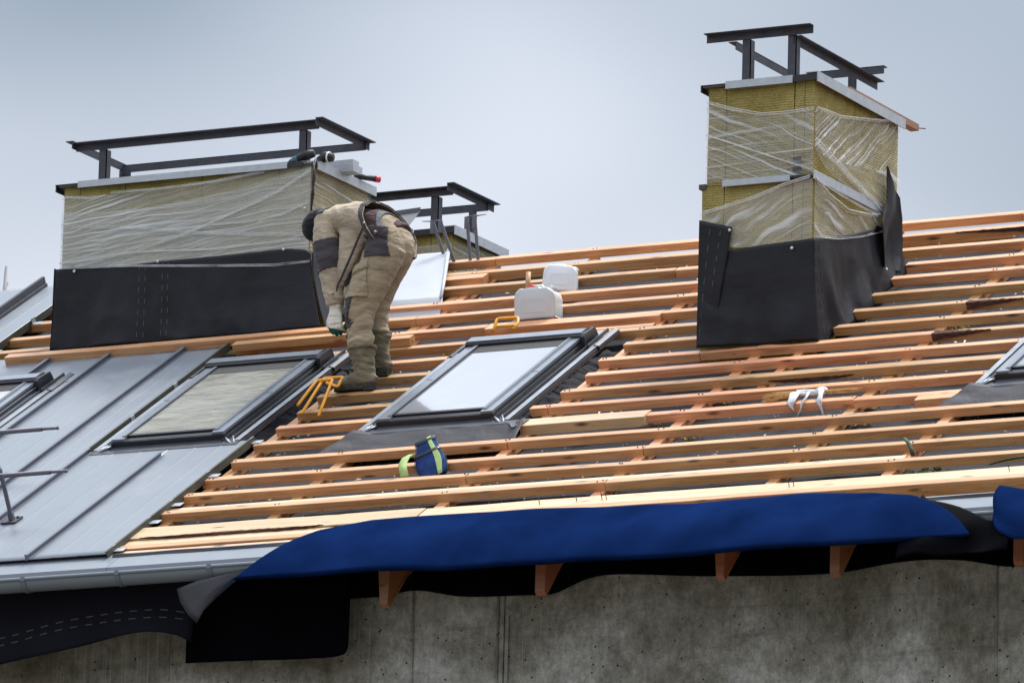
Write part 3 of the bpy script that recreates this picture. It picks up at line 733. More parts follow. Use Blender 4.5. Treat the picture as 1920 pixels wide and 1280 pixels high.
def slab(name, a, b, ch, bumpy=.004, mat=None):
    """insulation slab with soft uneven faces"""
    bm_ = MB(); A, B = Vector(a), Vector(b)
    bm_.box(A, B); o = obj(name, bm_, mat or WOOL, ch)
    bm = bmesh.new(); bm.from_mesh(o.data)
    bmesh.ops.subdivide_edges(bm, edges=bm.edges[:], cuts=6, use_grid_fill=True)
    for v in bm.verts: v.co += Vector((nz3(v.co, 5, A.x), nz3(v.co, 5, A.x + 3), nz3(v.co, 5, A.x + 7))) * bumpy
    bm.to_mesh(o.data); bm.free(); return o
def film_face(name, ch, P, U, W_, width, top, bot, mat, off=0., nu=50, nv=24, amp=.004):
    """film on a vertical face: origin P, along U (unit), outward W_"""
    P, U, W_ = Vector(P), Vector(U), Vector(W_)
    def fn(a, b):
        x = width * a; zt = smooth_tab(top, x); zb = smooth_tab(bot, x); z = zb + (zt - zb) * b
        return P + U * x + Vector((0, 0, z)) + W_ * (.008 + off + amp * (1 + nz3((x * 3, z * 26, off * 50))))
    def uv(a, b):
        x = width * a; zt = smooth_tab(top, x); zb = smooth_tab(bot, x); return (x, zb + (zt - zb) * b)
    g = MB(); g.grid(fn, nu, nv, uvfn=uv); return obj(name, g, mat, ch)
def strand(ch, pts, w=.022, th=.006, n=5):
    """twisted rope of film: several thin flattened threads"""
    g = MB(); random.seed(len(pts) * 17 + int(pts[0][0] * 100))
    for k in range(n):
        off = Vector((random.uniform(-.6, .6), random.uniform(-.2, .2), random.uniform(-1, 1))) * w
        th = th * .999; q = [Vector(p) + off * (.35 + .65 * abs(cos(2.2 * i + k))) for i, p in enumerate(pts)]
        g.tube(q, [random.uniform(.25, .62) * th] * len(q), 6)
    return obj('film_strand', g, STRAND, ch)
def dashes(ch, name, fn, runs, width=.006):
    """thin printed dashes; fn(s, t) gives a point, runs = [((s0,t0),(s1,t1),count)]"""
    d = MB()
    for (s0, t0), (s1, t1), n in runs:
        for k in range(n):
            a = (k + .15) / n; b = (k + .6) / n
            pa = Vector(fn(s0 + (s1 - s0) * a, t0 + (t1 - t0) * a)); pb = Vector(fn(s0 + (s1 - s0) * b, t0 + (t1 - t0) * b))
            side = (pb - pa).cross(Vector((.45, -.87, -.2))).normalized() * width * .5
            d.add([pa - side, pa + side, pb + side, pb - side], [(0, 1, 2, 3)])
    o = obj(name, d, DASH, ch); o['kind'] = 'stuff'; return o
def discs(ch, pts, nrm=(0, -1, 0), r_=.0105):
    nrm = Vector(nrm)
    for p in pts:
        p = Vector(p); m = MB(); m.tube([p, p + nrm * .005], [r_, r_ * .85], 12); m.tube([p + nrm * .005, p + nrm * .009], [r_ * .4, r_ * .3], 8); obj('fixing_disc', m, DISC, ch)

# --- right chimney: base at (1.61..2.365, -.444..0.87), cap at z 1.47
B = Vector((1.99, .21, -.30))
rc = empty('chimney', 'tall square chimney at the right wrapped in stretch film over yellow wool', 'chimney', B, group='insulated chimneys')
def L(x, y, z): return (x - B.x, y - B.y, z - B.z)
x0, x1, y0, y1, zt, zl = 1.612, 2.365, -.444, .87, 1.462, .812
m = MB(); m.box(L(x0 + .07, y0 + .07, -.9), L(x1 - .07, y1 - .07, zt - .02)); obj('chimney_core', m, CONC, rc)
for a, b in ((x0, x0 + .125), (x0 + .131, 2.222), (2.228, 2.295), (2.299, x1)):
    slab('insulation_slab', L(a, y0, zl), L(b, y0 + .10, zt), rc, .004)
    slab('insulation_slab', L(a - .03 if a == x0 else a, y0 - .006, -.6), L(b + .004 if b == x1 else b, y0 + .10, zl - .006), rc, .005)
for a, b in ((y0 + .101, .18), (.186, y1)):
    slab('insulation_slab', L(x1 - .10, a, zl), L(x1, b, zt), rc, .004); slab('insulation_slab', L(x1 - .10, a, -.6), L(x1 + .004, b, zl - .006), rc, .005)
    slab('insulation_slab', L(x0 - .002, a, -.6), L(x0 + .1, b, zt), rc, .004)
slab('insulation_slab', L(x0 + .1, y1 - .1, -.6), L(x1 - .1, y1 - .001, zt), rc)
def cap_strip(ch, a, b, mat=GALV, name='cap_flashing'): m = MB(); m.box(a, b); return obj(name, m, mat, ch)
# cap: dark corner lengths and galvanised strips, upper plate
cap_strip(rc, L(x0 - .03, y0 - .03, zt), L(x1 + .03, y1 + .03, zt + .012), OLIVE, 'cap_plate')
cap_strip(rc, L(x0 - .045, y0 - .034, zt + .0125), L(x0 + .13, y0 + .05, zt + .018), BLACKP, 'corner_flashing'); cap_strip(rc, L(x0 - .045, y0 - .034, zt - .028), L(x0 - .036, y1, zt + .012), BLACKP, 'corner_flashing')
cap_strip(rc, L(x0 + .135, y0 - .042, zt - .022), L(2.225, y0 - .034, zt + .028)); cap_strip(rc, L(x0 + .135, y0 - .034, zt + .020), L(2.225, y0 + .04, zt + .026))
cap_strip(rc, L(2.23, y0 - .036, zt - .014), L(x1 + .033, y0 - .0305, zt + .028), BLACKP, 'corner_flashing'); cap_strip(rc, L(2.23, y0 - .030, zt + .022), L(x1 + .02, y0 + .08, zt + .028), BLACKP, 'corner_flashing')
cap_strip(rc, L(x1 + .034, y0 - .04, zt - .028), L(x1 + .042, y1 + .03, zt + .034)); cap_strip(rc, L(x1 - .05, y0 - .04, zt + .0345), L(x1 + .042, y1 + .03, zt + .040))
# ledge strips in the middle
cap_strip(rc, L(1.742, y0 - .048, zl - .022), L(2.222, y0 - .040, zl + .020)); cap_strip(rc, L(1.742, y0 - .040, zl + .010), L(2.222, y0 + .01, zl + .016))
cap_strip(rc, L(x1 + .020, y0 - .04, zl - .02), L(x1 + .028, .60, zl + .040)); cap_strip(rc, L(x0 - .05, y0 - .02, zl - .02), L(x0 - .0, y0 + .16, zl + .012), OLIVE, 'corner_flashing')
cap_strip(rc, L(2.225, y0 - .030, zl - .004), L(x1 + .02, y0 + .01, zl + .012), BLACKP, 'corner_flashing')
m = MB(); m.box(L(2.225, y0 - .012, zl + .03), L(2.285, y0 - .006, zl + .14)); obj('black_tape', m, CHAR, rc)
# film
film_face('stretch_film', rc, L(x0 - .006, y0, B.z), (1, 0, 0), (0, -1, 0), x1 - x0 + .012, [(0, 1.37 + .3), (.2, 1.30 + .3), (.39, 1.252 + .3), (.58, 1.248 + .3), (.77, 1.262 + .3)], [(0, zl + .32), (.77, zl + .32)], FILM_E)
film_face('stretch_film', rc, L(x0 - .006, y0, B.z), (1, 0, 0), (0, -1, 0), x1 - x0 + .012, [(0, 1.36 + .3), (.3, 1.24 + .3), (.77, 1.25 + .3)], [(0, zl + .34), (.77, zl + .33)], FILM_H, off=.007)
film_face('stretch_film', rc, L(x1, y0 - .006, B.z), (0, 1, 0), (1, 0, 0), y1 - y0 + .02, [(0, 1.262 + .3), (.3, 1.285 + .3), (.6, 1.335 + .3), (.95, 1.40 + .3), (1.32, 1.49 + .3)], [(0, 1.0 + .3), (.25, .98 + .3), (.6, 1.02 + .3), (1.02, 1.08 + .3), (1.33, 1.14 + .3)], FILM_F)
film_face('stretch_film', rc, L(x1, y0 - .006, B.z), (0, 1, 0), (1, 0, 0), y1 - y0 + .02, [(0, 1.0 + .3), (.25, .98 + .3), (.6, 1.02 + .3), (1.02, 1.08 + .3), (1.33, 1.14 + .3)], [(0, .98 + .3), (.2, .90 + .3), (.5, .86 + .3), (1.02, .84 + .3), (1.33, 1.0 + .3)], FILM_G, off=.003)
film_face('stretch_film', rc, L(x0 - .036, y0 - .01, B.z), (1, 0, 0), (0, -1, 0), x1 - x0 + .045, [(0, .645 + .3), (.3, .69 + .3), (.79, .802 + .3)], [(0, .55 + .3), (.2, .40 + .3), (.5, .39 + .3), (.80, .40 + .3)], FILM_D)
film_face('stretch_film', rc, L(x1 + .006, y0 - .008, B.z), (0, 1, 0), (1, 0, 0), 1.02, [(0, .80 + .3), (.2, .74 + .3), (.5, .68 + .3), (.8, .73 + .3), (1.0, .80 + .3)], [(0, .415 + .3), (.5, .53 + .3), (1.0, .66 + .3)], FILM_G)
yf = y0 - .03; xr = x1 + .03
strand(rc, [L(x0, yf, .63), L(1.75, yf - .01, .66), L(1.95, yf - .012, .70), L(2.18, yf - .012, .77), L(2.36, yf - .01, .81)], .012, .007, 6)
strand(rc, [L(x0, yf, 1.368), L(1.8, yf, 1.305), L(2.0, yf, 1.256), L(2.2, yf, 1.25), L(x1 + .01, yf, 1.262)], .012, .006, 5)
strand(rc, [L(xr, y0 - .02, 1.262), L(xr, -.1, 1.29), L(xr, .2, 1.345), L(xr, .55, 1.41), L(xr, .87, 1.485)], .012, .007, 5)
strand(rc, [L(xr, y0 - .02, 1.03), L(xr, -.15, .96), L(xr, .15, .90), L(xr, .63, .80)], .014, .006, 6)
strand(rc, [L(xr, y0 - .02, 1.06), L(xr, .1, .93), L(xr, .64, .82)], .01, .005, 3)
strand(rc, [L(xr, y0 - .02, .80), L(xr, -.25, .735), L(xr, .05, .70), L(xr, .35, .735), L(xr, .62, .79)], .016, .006, 6)
strand(rc, [L(xr, y0, .80), L(xr, -.1, .78), L(xr, .3, .77), L(xr, .62, .785)], .012, .005, 4)
strand(rc, [L(xr, y0, .42), L(xr, -.1, .48), L(xr, .25, .57), L(xr, .58, .68)], .008, .006, 4)
strand(rc, [L(x0, yf, 1.15), L(1.85, yf, 1.06), L(2.1, yf, .96), L(2.36, yf, .86)], .010, .004, 4)
# membrane skirt
def skirt(name, ch, org, U, W_, width, top, bot, flare, nu=60, nv=30, amp=.012, seed=0., ext=0., fade=(0, 0)):
    org, U, W_ = Vector(org), Vector(U), Vector(W_)
    def fn(a, b):
        x = width * a; zt = lerp_tab(top, x); zb = lerp_tab(bot, x); z = zt + (zb - zt) * b
        return org + U * (x + ext * b ** 1.5 * max(0, a - .8) / .2) + Vector((0, 0, z)) + W_ * (.018 + flare(a) * b ** 1.6 + amp * b * (min(1, a * 6) if fade[0] else 1) * (min(1, (1 - a) * 6) if fade[1] else 1) * (nz3((x * 3, z * 1.6, seed)) + .5 * nz3((x * 9, z * 4, seed)) + 1.1 * (.25 - abs(nz3((x * 2.0 + z * 1.3, z * 2.2 - x, seed + 5))))))
    g = MB(); g.grid(fn, nu, nv); o = obj(name, g, MEMB, ch, solid=.004); return fn, o
zb = lambda y: (y * math.tan(SLOPE))
sk1, _ = skirt('membrane_skirt', rc, L(1.585, y0 - .006, B.z), (1, 0, 0), (0, -1, 0), .805, [(0, .44 + .3), (.20, .365 + .3), (.23, .37 + .3), (.42, .385 + .3), (.6, .392 + .3), (.80, .402 + .3)], [(0, -.262 + .3), (.8, -.275 + .3)], lambda a: .016, amp=.032, ext=.05, fade=(0, 1))
ry0 = y0 - .02
top = [(0, .402), (.3, .475), (.6, .56), (.93, .665), (.97, .70), (1.34, .74)]
bot = [(y - ry0, zb(y) - .065) for y in (ry0, 0, .3, .6, .9)]
sk2, _ = skirt('membrane_skirt', rc, L(x1 + .006, ry0 - .012, B.z), (0, 1, 0), (1, 0, 0), 1.33, [(a, b + .3) for a, b in top], [(a, b + .3) for a, b in bot], lambda a: .05 + .035 * min(1, a * 3) - .03 * a, amp=.055, seed=4, fade=(1, 0))
# front left flap and the back right flap
def fn(a, b):
    x = .236 * a - .05 * b * a; zt = .3 + .583 - .065 * a; return Vector(L(1.583 + x, y0 - .034 - .006 * nz3((x * 9, b * 3, 1)), zt + (-.25 - zt + .3) * b - .3 + .0))
def fn(a, b):
    x = (.236 - .13 * b) * a; zt = .583 - .065 * a; z = zt + (-.262 - zt) * b
    return Vector(L(1.581 + x, y0 - .040 - .006 * nz3((x * 9, b * 3, 1)), z))
g = MB(); g.grid(fn, 14, 30); obj('membrane_flap', g, MEMB, rc, solid=.003); flf = fn
def fn(a, b):
    yy = lerp_tab([(0, .60), (.35, .575), (.6, .47), (1, .50)], b); ye = lerp_tab([(0, .62), (.12, .80), (.35, .845), (.6, .835), (.8, .80), (1, .74)], b)
    z = 1.125 - .70 * b - .10 * a * (1 - b); y = yy + (ye - yy) * a
    return Vector(L(x1 + .045 + .035 * sin(a * 5 + b * 2) * (.3 + b) + .02 * a, y, z))
g = MB(); g.grid(fn, 20, 30); obj('membrane_flap', g, MEMB, rc, solid=.003)
dashes(rc, 'printed_dashes', lambda s, t: flf(s, t) + Vector((0, -.006, 0)), [((.35, .03), (.18, .95), 7), ((.68, .03), (.62, .55), 5)])
dashes(rc, 'printed_dashes', lambda s, t: Vector(sk2(s, t)) + Vector((.006, -.003, 0)), [((.02, .05), (.07, .95), 7), ((.055, .05), (.12, .95), 7)])
discs(rc, [L(1.803, y0 - .05, .497), L(2.245, y0 - .045, .345)]); discs(rc, [L(x1 + .10, .50, .40)], (1, 0, 0), .01)
rail_frame(rc, 1.76 - B.x, 2.17 - B.x, -.36 - B.y, .75 - B.y, zt + .012 - B.z, 1.79 - B.z, (.21, .14, 0, .20), [(1.865 - B.x, -.36 - B.y, -1, 1), (2.19 - B.x, -.36 - B.y, -1, 1), (2.115 - B.x, .75 - B.y, -1, -1), (1.80 - B.x, .75 - B.y, -1, -1)], cross=True)
m = MB(); m.box((-.03, 0, -.022), (.03, 1.11, .022)); o = obj('loose_timber', m, WOOD_RAFTER, None, (2.325, .12, 1.525), (0, 0, 0)); tag(o, 'orange timber stick lying on top of the right chimney edge', 'timber')
m = MB(); m.tube([(.0, 1.10, 0), (.06, 1.15, .0)], .004, 6); obj('nail', m, STEEL, o)

# --- left chimney: (-3.785..-1.855, .57..1.40), cap 1.487
B = Vector((-2.82, .98, .33))
lc = empty('chimney', 'wide low chimney at the left with black membrane round its base', 'chimney', B, group='insulated chimneys')
x0, x1, y0, y1, zt = -3.782, -1.852, .57, 1.40, 1.478
m = MB(); m.box(L(x0 + .07, y0 + .07, -.2), L(x1 - .07, y1 - .07, zt - .02)); obj('chimney_core', m, CONC, lc)
for a, b in ((x0, -3.655), (-3.650, -3.30), (-3.296, -2.70), (-2.696, -2.10), (-2.096, -1.93), (-1.926, x1)):
    slab('insulation_slab', L(a, y0, .2), L(b, y0 + .1, zt), lc, .005)
for a, b in ((y0 + .101, 1.0), (1.004, y1)):
    slab('insulation_slab', L(x1 - .1, a, .2), L(x1, b, zt), lc, .005); slab('insulation_slab', L(x0, a, .2), L(x0 + .1, b, zt), lc, .005)
slab('insulation_slab', L(x0 + .1, y1 - .1, .2), L(x1 - .1, y1, zt), lc)
cap_strip(lc, L(x0 - .03, y0 - .03, zt), L(x1 + .03, y1 + .03, zt + .012), OLIVE, 'cap_plate')
cap_strip(lc, L(x0 - .055, y0 - .034, zt + .0125), L(-3.66, y0 + .06, zt + .02), BLACKP, 'corner_flashing'); cap_strip(lc, L(x0 - .055, y0 - .03, zt - .03), L(x0 - .045, y1, zt + .012), BLACKP, 'corner_flashing')
cap_strip(lc, L(-3.655, y0 - .042, zt - .016), L(-2.02, y0 - .034, zt + .030)); cap_strip(lc, L(-3.655, y0 - .034, zt + .0205), L(-2.02, y0 + .06, zt + .027))
cap_strip(lc, L(-2.015, y0 - .036, zt - .01), L(-1.90, y0 - .03, zt + .022), BLACKP, 'corner_flashing')
cap_strip(lc, L(x1 + .034, y0 + .02, zt - .028), L(x1 + .042, y1 + .04, zt + .030)); cap_strip(lc, L(x1 - .05, y0 + .02, zt + .0305), L(x1 + .042, y1 + .04, zt + .036))
def D(tab): return [(a, b - B.z) for a, b in tab]
wd = x1 - x0 + .012
film_face('stretch_film', lc, L(x0 - .006, y0, B.z), (1, 0, 0), (0, -1, 0), wd, D([(0, 1.42), (.33, 1.40), (.76, 1.405), (1.18, 1.435), (1.55, 1.485), (1.94, 1.515)]), D([(0, .905), (.56, .875), (1.2, .828), (1.7, .79), (1.94, .80)]), FILM_B, nu=90)
film_face('stretch_film', lc, L(x0 - .006, y0, B.z), (1, 0, 0), (0, -1, 0), wd, D([(0, 1.30), (.5, 1.28), (1.2, 1.33), (1.94, 1.46)]), D([(0, .905), (.56, .875), (1.2, .828), (1.7, .79), (1.94, .80)]), FILM_A, off=.007, nu=90)
film_face('stretch_film', lc, L(x1, y0 - .006, B.z), (0, 1, 0), (1, 0, 0), y1 - y0 + .02, D([(0, 1.46), (.4, 1.47), (.85, 1.475)]), D([(0, .80), (.85, .80)]), FILM_C)
yf = y0 - .03
for q in ([(-3.76, 1.41), (-3.55, 1.385), (-3.44, 1.40)], [(-3.78, 1.20), (-3.2, 1.15), (-2.7, 1.07), (-2.2, 1.02), (-1.86, .99)], [(-3.2, .98), (-2.8, 1.07), (-2.4, 1.20), (-2.1, 1.30), (-1.84, 1.44)], [(-3.78, .95), (-3.2, .98), (-2.6, .95), (-1.9, .97)],
          [(-2.6, 1.12), (-2.3, 1.12), (-2.05, 1.15), (-1.85, 1.22)], [(-3.77, .905), (-3.2, .878), (-2.58, .83), (-2.1, .795), (-1.83, .80)], [(-3.4, 1.405), (-3.0, 1.405), (-2.6, 1.42), (-2.2, 1.455)]):
    strand(lc, [L(x, yf, z) for x, z in q], .012, .0045, 4)
sk3, _ = skirt('membrane_skirt', lc, L(-3.815, y0 - .004, B.z), (1, 0, 0), (0, -1, 0), 1.99, D([(0, .90), (.15, .91), (.56, .885), (.82, .895), (1.3, .895), (1.55, .90), (1.8, .905), (1.95, .885), (1.99, .86)]), D([(0, .325), (1.99, .325)]), lambda a: .02 + .05 * max(0, a - .8) / .2, nu=110, amp=.040, seed=9, ext=.13, fade=(0, 1))
sk4, _ = skirt('membrane_skirt', lc, L(x1 + .02, y0 - .034, B.z), (0, 1, 0), (1, 0, 0), .9, D([(0, .87), (.5, .90), (.9, .95)]), D([(0, zb(y0) - .02), (.9, zb(y0 + .9) - .02)]), lambda a: .125 - .06 * a, nu=50, amp=.04, seed=2, fade=(1, 0))
skirt('membrane_skirt', lc, L(x0 - .03, y0 - .02, B.z), (0, 1, 0), (-1, 0, 0), .9, D([(0, .91), (.9, .95)]), D([(0, zb(y0) - .02), (.9, zb(y0 + .9) - .02)]), lambda a: .01, nu=20, amp=.006, seed=1)
dashes(lc, 'printed_dashes', lambda s, t: Vector(sk3(s, t)) + Vector((0, -.007, 0)), [((.335, .0), (.340, .98), 7), ((.358, .0), (.362, .98), 7), ((.425, .0), (.432, .98), 7), ((.447, .0), (.452, .98), 7)])
discs(lc, [L(-3.66, y0 - .035, .875), L(-3.005, y0 - .035, .893), L(-2.03, y0 - .035, .90)]); discs(lc, [L(-1.878, y0 - .03, 1.175)], r_=.009)
rail_frame(lc, -3.75 - B.x, -1.85 - B.x, .66 - B.y, 1.30 - B.y, zt + .012 - B.z, 1.752 - B.z, (0, 0, .06, .08), [(-3.51 - B.x, .66 - B.y, -1, 1), (-1.945 - B.x, .66 - B.y, -1, 1), (-3.74 - B.x, 1.30 - B.y, 1, -1), (-2.09 - B.x, 1.30 - B.y, -1, -1)])

# --- third chimney beyond the ridge
B = Vector((-2.75, 2.95, .2))
tc_ = empty('chimney', 'film wrapped chimney behind the ridge to the right of the bent man', 'chimney', B, group='insulated chimneys')
x0, x1, y0, y1, zt = -3.7, -1.80, 2.56, 3.32, 1.445
m = MB(); m.box(L(x0 + .07, y0 + .07, -.6), L(x1 - .07, y1 - .07, zt - .02)); obj('chimney_core', m, CONC, tc_)
for a, b in ((x0, -2.6), (-2.596, -2.09), (-2.086, -1.965), (-1.96, x1)): slab('insulation_slab', L(a, y0, -.5), L(b, y0 + .1, zt), tc_, .006)
slab('insulation_slab', L(x1 - .1, y0 + .101, -.5), L(x1, y1, zt), tc_, .006); slab('insulation_slab', L(x0, y0 + .101, -.5), L(x0 + .1, y1, zt), tc_, .006)
cap_strip(tc_, L(x0 - .03, y0 - .03, zt), L(x1 + .03, y1 + .03, zt + .012), OLIVE, 'cap_plate')
cap_strip(tc_, L(x0, y0 - .042, zt - .025), L(-2.09, y0 - .034, zt + .035)); cap_strip(tc_, L(-2.085, y0 - .036, zt - .015), L(x1 + .03, y0 - .03, zt + .028), BLACKP, 'corner_flashing')
cap_strip(tc_, L(x1 + .034, y0 - .036, zt - .028), L(x1 + .042, y1 + .04, zt + .032)); cap_strip(tc_, L(x1 - .05, y0 - .036, zt + .0325), L(x1 + .042, y1 + .04, zt + .038))
film_face('stretch_film', tc_, L(x0, y0, B.z), (1, 0, 0), (0, -1, 0), x1 - x0 + .01, D([(0, 1.33), (1.9, 1.36)]), D([(0, .4), (1.9, .4)]), FILM_A, nu=60)
film_face('stretch_film', tc_, L(x1, y0, B.z), (0, 1, 0), (1, 0, 0), y1 - y0 + .02, D([(0, 1.38), (.78, 1.42)]), D([(0, .4), (.78, .4)]), FILM_C)
rail_frame(tc_, x0 + .05 - B.x, -1.83 - B.x, 2.62 - B.y, 3.12 - B.y, zt + .012 - B.z, 1.725 - B.z, (0, 0, .10, .12), [(-3.5 - B.x, 2.62 - B.y, -1, 1), (-1.945 - B.x, 2.62 - B.y, -1, 1), (-3.6 - B.x, 3.12 - B.y, 1, -1), (-1.90 - B.x, 3.12 - B.y, -1, -1)])

# ------------------------------------------------------------------ the man
def remesh(mb, voxel, smooth=6):
    """one continuous skin over the overlapping lofts"""
    me = mb.mesh('tmp', KHAKI); o = bpy.data.objects.new('tmp', me); COL.objects.link(o)
    md = o.modifiers.new('r', 'REMESH'); md.mode = 'VOXEL'; md.voxel_size = voxel; md.use_smooth_shade = True
    s = o.modifiers.new('s', 'SMOOTH'); s.iterations = smooth; s.factor = .5
    dg = bpy.context.evaluated_depsgraph_get(); dg.update()
    out_ = bpy.data.meshes.new_from_object(o.evaluated_get(dg)); bpy.data.objects.remove(o)
    return out_
def wrinkle(me, fn):
    me.update(); ns = [v.normal.copy() for v in me.vertices]
    for v, n in zip(me.vertices, ns): v.co += n * fn(v.co, n)
    me.update()
def setmat(me, mats):
    me.materials.clear()
    for m_ in mats: me.materials.append(m_)
    for p in me.polygons: p.use_smooth = True
def peel(src, name, pred, off, mat, parent, thick=.004):
    """a sewn-on patch: the faces of src for which pred holds, lifted off along the normals"""
    me = src.data; keep = [p for p in me.polygons if pred(p.center, p.normal)]
    ids = {}; vs = []; fs = []
    for p in keep:
        q = []
        for i in p.vertices:
            if i not in ids: ids[i] = len(vs); vs.append(me.vertices[i].co + me.vertices[i].normal * off)
            q.append(ids[i])
        fs.append(q)
    nm = bpy.data.meshes.new(name); nm.from_pydata(vs, [], fs); nm.materials.append(mat)
    for p in nm.polygons: p.use_smooth = True
    o = bpy.data.objects.new(name, nm); COL.objects.link(o); o.parent = parent
    md = o.modifiers.new('thick', 'SOLIDIFY'); md.thickness = thick; md.offset = 0
    return o
PO = Vector((-.74, -.58, -.42))
def P(*a): return Vector(a) - PO
def sect(c, ax, a, b, ang0=0):
    pass
def limb(mb, pts, segs=18):
    mb.tube([P(*p[:3]) for p in pts], [p[3] if len(p) == 4 else (p[3], p[4]) for p in pts], segs, hint=Vector((0, 1, 0)))
# continuous body inside the clothes
b = MB()
limb(b, [(-.56, -.57, .60, .12, .15), (-.72, -.57, .70, .115, .15), (-.84, -.525, .735, .115, .16), (-.99, -.48, .755, .105, .16), (-1.10, -.445, .77, .07, .09), (-1.20, -.42, .79, .058, .058)])
b.ball(P(-1.265, -.405, .79), (.088, .074, .112), Matrix.Rotation(radians(35), 3, 'Y'))
b.ball(P(-1.327, -.385, .73), (.016, .014, .026), Matrix.Rotation(radians(35), 3, 'Y'))       # nose
for s_ in (-1, 1): b.ball(P(-1.255, -.405 + s_ * .076, .79), (.022, .010, .032))               # ears
ARML = [(-1.10, -.63, .75, .060), (-1.07, -.66, .64, .052), (-1.025, -.68, .485, .043), (-.985, -.69, .32, .038), (-.952, -.70, .18, .026)]
ARMR = [(-1.07, -.28, .745, .060), (-1.06, -.255, .63, .052), (-1.04, -.255, .50, .043), (-1.03, -.28, .35, .038), (-1.02, -.30, .225, .026)]
LEGL = [(-.60, -.655, .56, .105), (-.66, -.675, .40, .092), (-.745, -.685, .20, .070), (-.755, -.69, .05, .062), (-.735, -.70, -.15, .045), (-.72, -.70, -.32, .042)]
LEGR = [(-.61, -.485, .56, .100), (-.70, -.46, .40, .085), (-.78, -.44, .24, .066), (-.785, -.44, .12, .056), (-.755, -.445, -.03, .045), (-.735, -.45, -.19, .042)]
for l in (ARML, ARMR, LEGL, LEGR): limb(b, l)
for s_, hx, hy, hz in ((-1, -.950, -.70, .155), (1, -1.018, -.302, .20)):
    b.tube([P(hx, hy, hz), P(hx, hy, hz - .05), P(hx + .003, hy, hz - .10)], [(.022, .022), (.038, .013), (.038, .011)], 12, hint=Vector((0, 1, 0)))
    for ln, dx in ((.050, -.034), (.062, -.012), (.057, .012), (.042, .033)):
        x = hx + .003 + dx; limb(b, [(x, hy, hz - .085, .0075), (x + dx * .06, hy - s_ * .004, hz - .10 - ln * .4, .007), (x + dx * .1 + .004, hy - s_ * .02, hz - .10 - ln * .75, .006)], 8)
    limb(b, [(hx - .026, hy, hz - .03, .010), (hx - .053, hy - s_ * .014, hz - .075, .009), (hx - .055, hy - s_ * .026, hz - .105, .007)], 8)
me = remesh(b, .0085, 3); setmat(me, [SKIN, SHIRT])
for p_ in me.polygons:
    q_ = p_.center + PO
    if q_.x > -1.17 and q_.z > .25: p_.material_index = 1
man = bpy.data.objects.new('person', me); COL.objects.link(man); man.location = PO
tag(man, 'person in khaki work clothes and black cap bending down on the battens', 'person')

# trousers
b = MB()
b.ball(P(-.612, -.57, .56), (.145, .20, .165)); b.ball(P(-.60, -.655, .53), (.125, .12, .15)); b.ball(P(-.618, -.485, .56), (.112, .12, .14))
b.tube([P(-.60, -.575, .57), P(-.66, -.57, .655), P(-.74, -.555, .71)], [(.14, .20), (.13, .192), (.12, .185)], 20, hint=Vector((0, 1, 0)))
limb(b, [(-.595, -.66, .55, .135, .125), (-.640, -.675, .43, .136, .122), (-.70, -.685, .30, .122, .110), (-.757, -.69, .18, .112, .102), (-.772, -.69, .08, .094, .090), (-.764, -.69, -.02, .080, .080), (-.752, -.695, -.10, .090, .088), (-.742, -.70, -.145, .084, .084)], 24)
limb(b, [(-.612, -.485, .56, .120, .12), (-.672, -.47, .46, .118, .114), (-.735, -.45, .35, .104, .10), (-.780, -.44, .24, .092, .09), (-.790, -.44, .13, .080, .080), (-.770, -.44, .04, .074, .076), (-.748, -.445, -.03, .084, .086)], 24)
me = remesh(b, .0088, 5)
def wr(c, n):
    z = c.z + PO.z; k = max(0, 1 - abs(z - .13) / .16) + 1.25 * max(0, 1 - abs(z + .06) / .14) + .35
    q = Vector((c.x * 5 + c.z * 3.5, c.y * 4.5, c.z * 15 - c.x * 7))
    t = noise.noise(q); u = noise.noise(q * 1.9 + Vector((3, 1, 2)))
    return .025 * k * ((.5 - abs(t)) * .9 + .4 * (.4 - abs(u)) - .35) + .008 * noise.noise(c * 7)
wrinkle(me, wr); setmat(me, [KHAKI_T])
tr = obj('trousers', me, None, man)
peel(tr, 'back_pocket', lambda c, n: -.715 < c.x + PO.x + .18 * (c.z + PO.z - .55) < -.545 and .455 < c.z + PO.z < .655 and n.y < -.15 and c.y + PO.y < -.66, .006, CHAR, tr)
peel(tr, 'pocket_flap', lambda c, n: -.72 < c.x + PO.x + .18 * (c.z + PO.z - .55) < -.54 and .59 < c.z + PO.z + .12 * (c.x + PO.x + .63) < .66 and n.y < -.1 and c.y + PO.y < -.66, .012, CHAR, tr)
m = MB(); m.tube([P(-.615, -.785, .612), P(-.612, -.815, .614)], [.010, .008], 10); obj('pocket_button', m, BUTTON, tr)
peel(tr, 'cargo_pocket', lambda c, n: -.86 < c.x + PO.x < -.675 and .195 < c.z + PO.z < .40 and n.y < -.35 and c.y + PO.y < -.70, .010, KHAKI_T, tr)
peel(tr, 'cargo_flap', lambda c, n: -.86 < c.x + PO.x < -.665 and .355 < c.z + PO.z - .25 * (c.x + PO.x + .76) < .405 and n.y < -.3 and c.y + PO.y < -.70, .017, KHAKI_T, tr)
peel(tr, 'knee_patch', lambda c, n: .0 < c.z + PO.z < .235 and n.x < -.30 and c.y + PO.y < -.575, .007, CHAR, tr)
peel(tr, 'knee_patch', lambda c, n: .10 < c.z + PO.z < .30 and n.x < -.55 and c.y + PO.y > -.55, .007, CHAR, tr)
